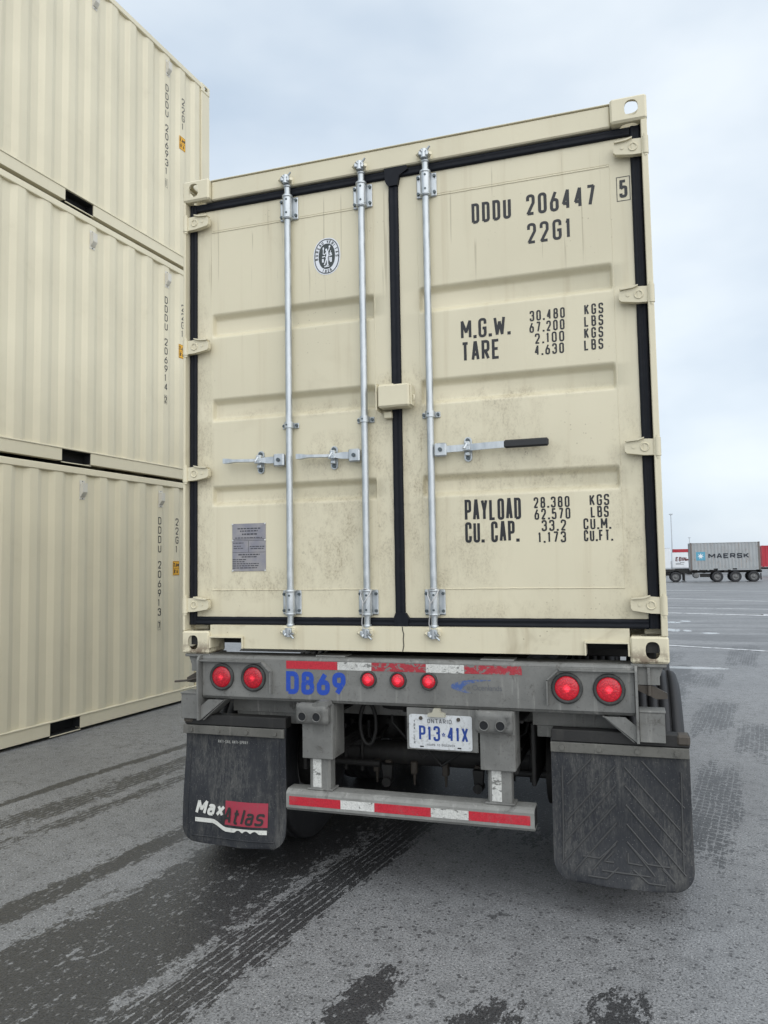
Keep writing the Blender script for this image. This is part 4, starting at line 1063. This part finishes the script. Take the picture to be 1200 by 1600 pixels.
m_ = MB(); m_.prism([(.130, .846), (.215, .846), (.213, .862), (.193, .866), (.188, .884), (.160, .884), (.152, .864), (.132, .860)], 'y', -.018, .008); m_.build('plate_lamp', mat('lamp_housing_cream', (.42, .40, .32), .5), lpb)
# mud flaps
def flap(x0, x1, z0, z1, y, rad, bend):
    m_ = MB(); nu, nv = 14, 22
    def P(back):
        def f(i, j):
            b = (j/nv)**2; z = z0+(z1-z0)*b; ins = 0
            if z-z0 < rad: ins = rad-math.sqrt(max(0, rad*rad-(rad-(z-z0))**2))
            a = i/nu; x = (x0+ins)+(x1-x0-2*ins)*a
            yy = y+bend*(1-b)**2+.022*noise.noise(Vector((a*2.1+x0, b*1.8, 2)))-.022*math.sin(math.pi*a)*(1-b)
            return (x, yy+(.009 if back else 0), z)
        return f
    m_.grid(P(0), nu, nv, True); m_.grid(P(1), nu, nv, True)
    F0, F1 = P(0), P(1)
    for i in (0, nu): m_.grid(lambda q, j, i=i: (F1 if q else F0)(i, j), 1, nv, False)
    for j in (0, nv): m_.grid(lambda i, q, j=j: (F1 if q else F0)(i, j), nu, 1, False)
    def surf(x, z):
        b = (z-z0)/(z1-z0); a = (x-x0)/(x1-x0)
        return y+bend*(1-b)**2+.022*noise.noise(Vector((a*2.1+x0, b*1.8, 2)))-.022*math.sin(math.pi*a)*(1-b)
    return m_.build('mud_flap', m_flap, ch), surf
YF = .030
fl, sfl = flap(-1.212, -.625, .150, .765, YF, .080, -.035)
fl['label'] = 'left mud flap with a white and red printed logo'
fr, sfr = flap(.697, 1.284, .160, .770, YF, .090, -.045)
fr['label'] = 'right mud flap with raised chevron ribs'
for (x0, x1, zb, fo) in ((-1.214, -.628, .698, fl), (.697, 1.283, .712, fr)):
    m_ = MB(); m_.box(x0, x1, YF-.024, YF-.014, zb, zb+.044, .002); cb = m_.build('clamp_bar', m_clamp, fo)
    for i in range(4): x = x0+.05+(x1-x0-.1)*i/3; q = MB(); q.cyl((x, YF-.0145, zb+.022), (x, YF-.032, zb+.022), .012, n=6); q.build('clamp_bolt', m_clamp, fo)
    m_ = MB(); m_.box(x0+.004, x1+.004, YF-.012, YF+.06, zb+.0445, zb+.098, .004); m_.build('flap_hanger', m_under, ch)
    xe = x0-.002 if x0 < 0 else x1-.05
    m_ = MB(); m_.box(xe, xe+.056, YF-.020, YF+.05, zb+.052, zb+.100, .010); m_.build('rubber_pad', m_rust, ch)
# conform a flat print to a flap
def on_flap(surf, k0=.002):
    return lambda x0, z0: (lambda x, z, k: (x0+x, surf(x0+x, z0+z)-k0-k, z0+z))
ONL = on_flap(sfl); ONR = on_flap(sfr)
def plank(surf, x0, x1, z0, z1, k, m, par, name, nx=12, shape=None):
    q = MB()
    def P(i, j):
        x = x0+(x1-x0)*i/nx; z = (z0, z1)[j]
        if shape: z = shape(x)[j]
        return (x, surf(x, z)-k, z)
    q.grid(P, nx, 1, False); return q.build(name, m, par, fix=False)
tilt = lambda x: .0*(x)
plank(sfl, -.953, -.716, .255, .372, .0026, m_flogr, fl, 'logo_block')
def stripe(x):
    top = .276-.034*sstep((x+1.03)/.09)
    return (top-.021+(.013*abs(math.sin((x+.895)/.045*math.pi)) if -.895 < x < -.76 else 0), top)
plank(sfl, -1.130, -.718, 0, 0, .0030, m_flogw, fl, 'logo_stripe', 64, stripe)
m_ = MB(); text(m_, 'Max', ONL(-1.132, .292), .074, total=.168, t=.21, gap=.14, shear=.25, k0=.0022); m_.build('lettering', m_flogw, fl, fix=False)
m_ = MB(); text(m_, 'Atlas', ONL(-.968, .262), .080, total=.228, t=.155, gap=.16, shear=.25, k0=.0030); m_.build('lettering', m_flogk, fl, fix=False)
m_ = MB(); m_fl2 = mat('flap_small_print', (.34, .34, .32), .6); text(m_, 'ANTI-SAIL ANTI-SPRAY', ONL(-1.02, .652), .016, total=.175, t=.16, gap=.3); m_.build('lettering', m_fl2, fl, fix=False)
q = MB(); q.tube([(x, sfl(x, .186)-.001, .186) for x in [-1.15+.47*i/20 for i in range(21)]], .0035, 6); q.build('rib', m_flap, fl)
for x in (-1.180, -.660): q = MB(); q.tube([(x, sfl(x, z)-.0005, z) for z in [.23+.45*i/20 for i in range(21)]], .003, 6); q.build('rib', m_flap, fl)
def rib(pts):
    q = MB(); P = []
    for a, b in zip(pts, pts[1:]):
        for i in range(8): P.append(Vector(a).lerp(Vector(b), i/8))
    P.append(Vector(pts[-1])); q.tube([(p.x, sfr(p.x, p.y)-.0012, p.y) for p in P], .0042, 6); q.build('rib', m_ribs, fr)
cxr = .985
for zt, ln_ in ((.66, .22), (.58, .235), (.50, .235), (.42, .19), (.345, .11)):
    rib([(cxr-.012, zt), (cxr-.012-ln_, zt-ln_*1.15)]); rib([(cxr+.028, zt), (cxr+.028+ln_, zt-ln_*1.15)])
rib([(cxr+.10, .69), (cxr+.27, .50)]); rib([(cxr-.11, .69), (cxr-.22, .57)])
rib([(cxr-.16, .27), (cxr-.09, .268), (cxr-.02, .33)]); rib([(cxr+.04, .33), (cxr+.11, .262), (cxr+.20, .258)])
rib([(cxr-.14, .195), (cxr-.06, .193), (cxr-.01, .24)]); rib([(cxr+.05, .235), (cxr+.11, .190), (cxr+.18, .188)]); rib([(cxr-.08, .222), (cxr+.12, .215)])
rib([(cxr+.03, .30), (cxr+.03, .26), (cxr+.09, .255)]); rib([(cxr-.03, .30), (cxr-.07, .258), (cxr-.03, .257)])
rib([(cxr+.17, .25), (cxr+.22, .20)]); rib([(cxr-.24, .65), (cxr-.245, .24)]); rib([(cxr+.262, .65), (cxr+.255, .24)])
# wheels
def tyre_mesh():
    m_ = MB(); h = .132; Rr = .500; g_ = .016
    prof = [(-h*.80, .295), (-h*.98, .33), (-h*1.03, .385), (-h*1.0, .44), (-h*.92, .478), (-h*.84, .4925)]
    for c in (-.075, -.025, .025, .075):
        prof += [(c-.0065, Rr-.001), (c-.005, Rr-g_), (c+.005, Rr-g_), (c+.0065, Rr-.001)]
    prof += [(h*.84, .4925), (h*.92, .478), (h*1.0, .44), (h*1.03, .385), (h*.98, .33), (h*.80, .295)]
    m_.lathe(prof, 'x', (0, 0, 0), 64, True); return m_.mesh('tyre', m_tyre)
ME_TYRE = tyre_mesh()
for e in ME_TYRE.edges: pass
def rim_mesh():
    m_ = MB(); m_.lathe([(-.105, .298), (-.10, .285), (-.06, .270), (.0, .262), (.06, .262), (.10, .285), (.108, .298), (.113, .292), (.104, .275), (.055, .245), (.05, .19), (.06, .15), (.062, .12), (.13, .11), (.15, .08), (.15, .0005)], 'x', (0, 0, 0), 36)
    for i in range(10):
        a = 2*math.pi*i/10; m_.cyl((.058, .167*math.cos(a), .167*math.sin(a)), (.085, .167*math.cos(a), .167*math.sin(a)), .013, n=6)
    return m_.mesh('rim', m_rim)
ME_RIM = rim_mesh()
def wheel(par, x, y, z, side):
    o = link('wheel', ME_RIM, par, (x, y, z)); o.scale = (side, 1, 1); link('tyre', ME_TYRE, o); return o
for y in (.68, 1.92, 3.16):  # foremost axle set is added to cut the light under the frame
    for sx in (-1, 1):
        wheel(ch, sx*1.163+TX, y, .498, sx); wheel(ch, sx*.828+TX, y, .498, -sx)
    m_ = MB(); m_.cyl((-1.1, y, .498), (1.1, y, .498), .064, n=16); [m_.cyl((sx*.62, y, .498), (sx*.80, y, .498), .21, n=24) for sx in (-1, 1)]; m_.build('axle', m_under, ch)
    for sx in (-1, 1):
        m_ = MB()
        for i in range(4): m_.box(sx*.48-.04, sx*.48+.04, y-.50+.06*i, y+.50-.06*i, .575+.016*i, .589+.016*i)
        m_.box(sx*.48-.05, sx*.48+.05, y-.08, y+.08, .545, .5745); [m_.cyl((sx*.48+a, y+b, .40), (sx*.48+a, y+b, .66), .012, n=8) for a in (-.05, .05) for b in (-.06, .06)]
        m_.box(sx*.48-.05, sx*.48+.05, y-.56, y-.46, .56, .80, .01); m_.box(sx*.48-.05, sx*.48+.05, y+.46, y+.56, .56, .80, .01)
        m_.build('leaf_spring', m_under, ch)
        m_ = MB(); m_.lathe([(-.10, .0005), (-.10, .07), (-.06, .085), (-.01, .085), (.0, .092), (.012, .092), (.02, .085), (.09, .08), (.10, .0005)], 'y', (sx*.36, y+.30, .60), 20); m_.cyl((sx*.36, y+.20, .60), (sx*.36, y+.04, .56), .012); m_.build('brake_chamber', m_under, ch)
        m_ = MB(); m_.prism([(sx*.235, .36), (sx*.275, .36), (sx*.285, .46), (sx*.225, .46)], 'y', y-.14, y-.10); m_.cyl((sx*.255, y-.16, .37), (sx*.255, y-.08, .37), .026, n=10); m_.cyl((sx*.30, y-.12, .46), (sx*.62, y-.12, .46), .02, n=8); m_.build('slack_adjuster', m_under, ch)
for (x, z0, z1) in ((-.30, .52, .70), (-.12, .54, .80), (.30, .60, .82), (-.02, .50, .8), (-.2, .62, .8), (.12, .58, .8)):
    m_ = MB(); pts = [(x+.045*math.cos(a), .36, .72+.11*math.sin(a)) for a in [2*math.pi*i/24 for i in range(24)]]
    if x < -.2: m_.tube(pts, .011, 8, True)
    else: m_.tube([(x, .45, .86), (x+.02, .42, z0+.1), (x+.10, .44, z0), (x+.22, .5, z0+.08), (x+.26, .55, .84)], .009, 6)
    m_.build('air_hose', m_under, ch)
m_ = MB(); m_.lathe([(-.34, .0005), (-.34, .06), (-.31, .10), (.31, .10), (.34, .06), (.34, .0005)], 'x', (-.05, 2.55, .92), 20); [m_.lathe([(-.012, .104), (.012, .104)], 'x', (-.05+a, 2.55, .92), 20) for a in (-.2, .2)]; m_.build('air_tank', m_under, ch)
m_ = MB(); m_.lathe([(-.14, .0005), (-.14, .045), (-.10, .052), (.10, .052), (.14, .045), (.14, .0005)], 'x', (-.06, .34, .855), 16); [m_.lathe([(-.008, .052), (-.006, .062), (.006, .062), (.008, .052)], 'x', (-.06+a, .34, .855), 16) for a in (-.02, .06)]; m_.build('valve_body', m_under, ch)
for x in (-.34, -.27, -.12, .06, .24):
    m_ = MB(); m_.box(x-.018, x+.018, .60, .64, .40, .47, .006); m_.cyl((x, .62, .40), (x, .62, .34), .010, .006, n=8); m_.build('drain_valve', m_rust, ch)
for i in range(10):
    x = -.40+.09*i; m_ = MB(); y = random.uniform(.75, 1.5); z = random.uniform(.45, .75)
    m_.box(x-.03, x+.03, y, y+.05, z-.05, z+.05, .008); m_.cyl((x, y+.02, z), (x+random.uniform(-.05, .05), y+.02, .86), .012, n=8); m_.cyl((x, y+.02, z-.05), (x, y+.02, z-.12), .016, .010, n=8); m_.build('brake_valve', m_under, ch)
m_ = MB(); m_.box(-.42, .42, 1.15, 1.20, .42, .80, .01); m_.build('added_blocking_plate', m_under, ch)  # added plate, darkens the space under the frame
for sx in (-1, 1): m_ = MB(); m_.box(sx*.585, sx*.605, .19, 3.7, .50, .795, .004); m_.build('added_blocking_plate', m_under, ch)  # added dark side plates, block the bright ground showing through
for sx in (-1, 1):
    m_ = MB(); m_.box(sx*.62-.06, sx*.62+.06, 5.3, 5.42, .20, .95, .006); m_.box(sx*.62-.13, sx*.62+.13, 5.22, 5.5, .04, .06, .004); m_.box(sx*.62-.045, sx*.62+.045, 5.32, 5.40, .06, .22); m_.build('landing_leg', m_under, ch)

# ------------------------------------------------------------------ far side of the yard
def far_chassis(name, label, x0, x1, y, z, wheels, group=None, nose=True):
    """side view chassis running along x; near side at y"""
    t = thing(name, label, 'trailer', (0, 0, z), 0, group)
    m_ = MB(); m_.box(x0, x1, y+.7, y+.85, .86, 1.07); m_.box(x0, x1, y+1.6, y+1.75, .86, 1.07)
    m_.box(x1-.14, x1, y+.02, y+2.42, .86, 1.10, .01); m_.box(x0, x0+.14, y+.02, y+2.42, .95, 1.10, .01)
    m_.box((x0+x1)/2-.1, (x0+x1)/2+.1, y+.1, y+2.34, .92, 1.08)
    m_.build('frame', m_under, t)
    for xw in wheels:
        for yy, s_ in ((y+.16, -1), (y+.50, 1), (y+1.94, -1), (y+2.28, 1)):
            o = link('wheel', ME_RIM, t, (xw, yy, .50)); o.rotation_euler = (0, 0, R(90)*1); o.scale = (s_, 1, 1); link('tyre', ME_TYRE, o)
        m_ = MB(); m_.cyl((xw, y+.2, .5), (xw, y+2.2, .5), .07); m_.build('axle', m_under, t)
    return t
ZM = gz(74.5)
mc = thing('shipping_container', 'weathered grey container with navy lettering and a light blue star square', 'shipping container', (12.42, 74.42+CW, ZM+1.115), R(90), None)
container_body(mc, m_gcont, True, ME_CAST)
for o in mc.children:
    if o.name.startswith(('corner_casting', 'corner_post')): repaint(o, m_gpost)
# near side is local -x ; local y runs to world -x
FM = lambda s0, z0: (lambda x, z, k: (-1.206-.004-k, s0-x, z0+z))
mb = MB(); text(mb, 'MAERSK', FM(4.45, 1.10), .46, total=3.50, t=.24, gap=.22); 
# local frame check: container rotated +90: local -x -> world -y (near side)
mb.build('lettering', m_mink, mc, fix=False)
mb = MB(); mb.box(-1.212, -1.2075, 4.72, 5.52, .92, 1.72); sq = mb.build('logo_square', m_mblue, mc)
mb = MB(); vs = [(-1.2135, 5.12, 1.32)]
for i in range(14): a = math.pi/2+math.pi*i/7; r_ = .30 if i % 2 == 0 else .12; vs.append((-1.2135, 5.12-r_*math.cos(a), 1.32+r_*math.sin(a)))
mb.add(vs, [[0, 1+i, 1+(i+1) % 14] for i in range(14)]); mb.build('star', m_mwhite, sq, fix=False)
fc = far_chassis('trailer_chassis', 'dark three axle chassis carrying the weathered grey container', 6.3, 12.5, 74.42, ZM, (8.70, 10.27, 11.82))
mb = MB(); mb.box(3.6, 6.3, 75.1, 75.3, 1.0, 1.22, .02); mb.box(3.6, 6.3, 76.0, 76.2, 1.0, 1.22, .02); mb.prism([(5.0, .95), (6.5, .72), (6.5, 1.07), (5.6, 1.20), (5.0, 1.22)], 'y', 75.05, 75.09); mb.build('gooseneck', m_under, fc)
mb = MB(); mb.box(5.72, 5.86, 74.6, 74.74, .12, .95, .01); mb.box(5.6, 5.98, 74.52, 74.82, .03, .06); mb.box(5.72, 5.86, 76.5, 76.64, .12, .95, .01); mb.box(5.6, 5.98, 76.42, 76.72, .03, .06); mb.build('landing_leg', m_under, fc)
mb = MB(); mb.lathe([(-.3, .0005), (-.3, .2), (-.25, .26), (.9, .26), (.95, .2), (.95, .0005)], 'y', (6.85, 74.9, .62), 20); mb.build('air_tank', m_rim, fc)
mb = MB(); mb.box(7.2, 8.1, 74.8, 75.0, .45, .78, .02); mb.build('tool_box', m_under, fc)
mb = MB(); mb.box(12.42, 12.44, 74.45, 75.05, .18, .80, .004); mb.build('mud_flap', m_tyre, fc)
tr = thing('truck_tractor', 'dark truck tractor rear frame coupled ahead of the grey container chassis', 'truck', (0, 0, ZM))
mb = MB(); mb.box(.2, 5.5, 75.2, 75.34, .62, .86, .01); mb.box(.2, 5.5, 75.96, 76.1, .62, .86, .01); mb.box(5.36, 5.5, 75.345, 75.955, .62, .86); mb.build('frame', m_under, tr)
mb = MB(); mb.prism([(4.1, .875), (5.35, .875), (5.35, .93), (4.9, .985), (4.3, .985), (4.1, .95)], 'y', 75.3, 76.0); mb.build('fifth_wheel', m_under, tr)
for xw in (3.65, 5.02):
    for yy, s_ in ((74.58, -1), (74.92, 1), (76.4, -1), (76.74, 1)):
        o = link('wheel', ME_RIM, tr, (xw, yy, .5)); o.rotation_euler = (0, 0, R(90)); o.scale = (s_, 1, 1); link('tyre', ME_TYRE, o)
    mb = MB(); mb.cyl((xw, 74.6, .5), (xw, 76.7, .5), .08); mb.build('axle', m_under, tr)
for xw in (3.65, 5.02):
    mb = MB(); n = 14
    mb.grid(lambda i, j, xw=xw: (xw+.60*math.cos(R(20+140*i/n)), 74.42+.62*j, .52+.60*math.sin(R(20+140*i/n))), n, 1, True); mb.build('fender', m_under, tr)
mb = MB(); mb.box(-2.4, .2, 74.5, 76.8, .75, 3.1, .12); mb.prism([(-2.4, .6), (-4.0, .6), (-4.1, 1.5), (-2.4, 1.8)], 'y', 74.6, 76.7); mb.build('cab', mat('white_cab_paint', (.6, .62, .65), .35), tr)
for xw in (-3.2,):
    for yy in (74.62, 76.68): o = link('wheel', ME_RIM, tr, (xw, yy, .5)); o.rotation_euler = (0, 0, R(90)); o.scale = (-1 if yy < 75 else 1, 1, 1); link('tyre', ME_TYRE, o)
# red container on chassis behind, to the right
zr = gz(98)
rc = thing('shipping_container', 'red container on a chassis behind the right end of the grey one', 'shipping container', (22.1, 98.1+CW, zr+1.115), R(90)); container_body(rc, m_rcont, True, ME_CAST)
for o in rc.children:
    if o.name.startswith('corner_casting'): repaint(o, m_rcont)
far_chassis('trailer_chassis', 'dark chassis under the red container at the right edge', 16.0, 22.2, 98.1, zr, (19.0, 20.4, 21.8))
# white box trailers and red container beyond
def box_trailer(label, x0, x1, y, z0, z1, group, red=False):
    t = thing('box_trailer', label, 'trailer', (0, 0, gz(y)), 0, group)
    m = MB().use(m_wbox); m.box(x0, x1, y, y+2.5, z0, z1, .02)
    n_ = int((x1-x0)/1.2)
    for i in range(1, n_+1): xx = x0+(x1-x0)*i/(n_+1); m.box(xx-.02, xx+.02, y-.012, y-.0005, z0+.2, z1-.12)
    m.build('box_body', None, t)
    q = MB(); q.box(x0+.02, x1-.02, y-.01, y+2.51, z0-.16, z0-.002, .01); q.box(x0+.02, x1-.02, y-.008, y+2.508, z1+.002, z1+.05, .01); q.build('side_rail', m_pole, t)
    for xw in (x0+1.0, x0+2.3):
        for yy, s_ in ((y+.16, -1), (y+.5, 1), (y+2.0, -1), (y+2.34, 1)):
            o = link('wheel', ME_RIM, t, (xw, yy, .5)); o.rotation_euler = (0, 0, R(90)); o.scale = (s_, 1, 1); link('tyre', ME_TYRE, o)
    q = MB(); q.box(x0+.4, x0+3, y+.7, y+1.8, .55, z0-.17); q.box(x1-2.6, x1-2.4, y+.5, y+.7, .05, z0-.17); q.box(x1-2.6, x1-2.4, y+1.8, y+2.0, .05, z0-.17); q.build('undercarriage', m_under, t)
    return t
box_trailer('plain white box trailer parked just right of the big beige container edge', -4.6, 6.30, 111.6, 1.05, 3.78, None)
t = box_trailer('white box trailer with small dark red lettering left of the grey container', 6.75, 17.0, 116.2, 1.05, 3.20, None)
mb = MB(); FB = lambda x0, z0: (lambda x, z, k: (x0+x, 116.2-.004-k, z0+z))
text(mb, 'EBIN', FB(7.15, 1.95), .62, total=1.45, t=.2, gap=.16, shear=.18, k0=.01); mb.build('lettering', m_rink, t, fix=False); mb = MB(); mb.prism([(8.66, 1.98), (9.0, 2.1), (8.88, 2.26), (8.74, 2.30), (8.62, 2.18)], 'y', 116.17, 116.19); mb.build('leaf_mark', m_rink, t)
mb = MB()
for x0, x1, z in ((7.2, 7.9, 1.62), (7.2, 8.3, 1.48), (7.8, 8.4, 1.72)): mb.box(x0, x1, 116.185, 116.19, z, z+.06)
mb.build('small_print', m_fade, t)
zr2 = gz(121)
r2c = thing('shipping_container', 'red container showing above the white box trailer with lettering', 'shipping container', (13.2, 121+CW, zr2+1.20), R(90)); container_body(r2c, m_rcont, True, ME_CAST)
for o in r2c.children:
    if o.name.startswith('corner_casting'): repaint(o, m_rcont)
far_chassis('trailer_chassis', 'dark chassis under the red container behind the white box trailers', 7.0, 13.3, 121, zr2+.085, (10.0, 11.4, 12.8))
# light poles
def pole(x, y, h, label):
    z = gz(y); t = thing('light_pole', label, 'light pole', (x, y, z), 0, 'thin light poles beyond the trailers')
    m = MB(); m.cyl((0, 0, .5), (0, 0, h), .14, .08, n=12); m.build('pole', m_pole, t)
    m = MB(); m.cyl((0, 0, -.02), (0, 0, .5), .35, .3, n=16); m.build('footing', m_chasl, t)
    m = MB(); m.cyl((0, 0, h-.15), (0, 0, h+.15), .16, n=12); [m.box(-.34+a, -.08+a, -.2, .2, h-.06, h+.14, .03) for a in (0, .42)]; m.build('lamp_head', m_pole, t)
pole(8.72, 156.2, 11.1, 'tall thin light pole rising above the white trailers')
pole(17.85, 243.6, 8.8, 'short distant light pole just left of the grey container roof')
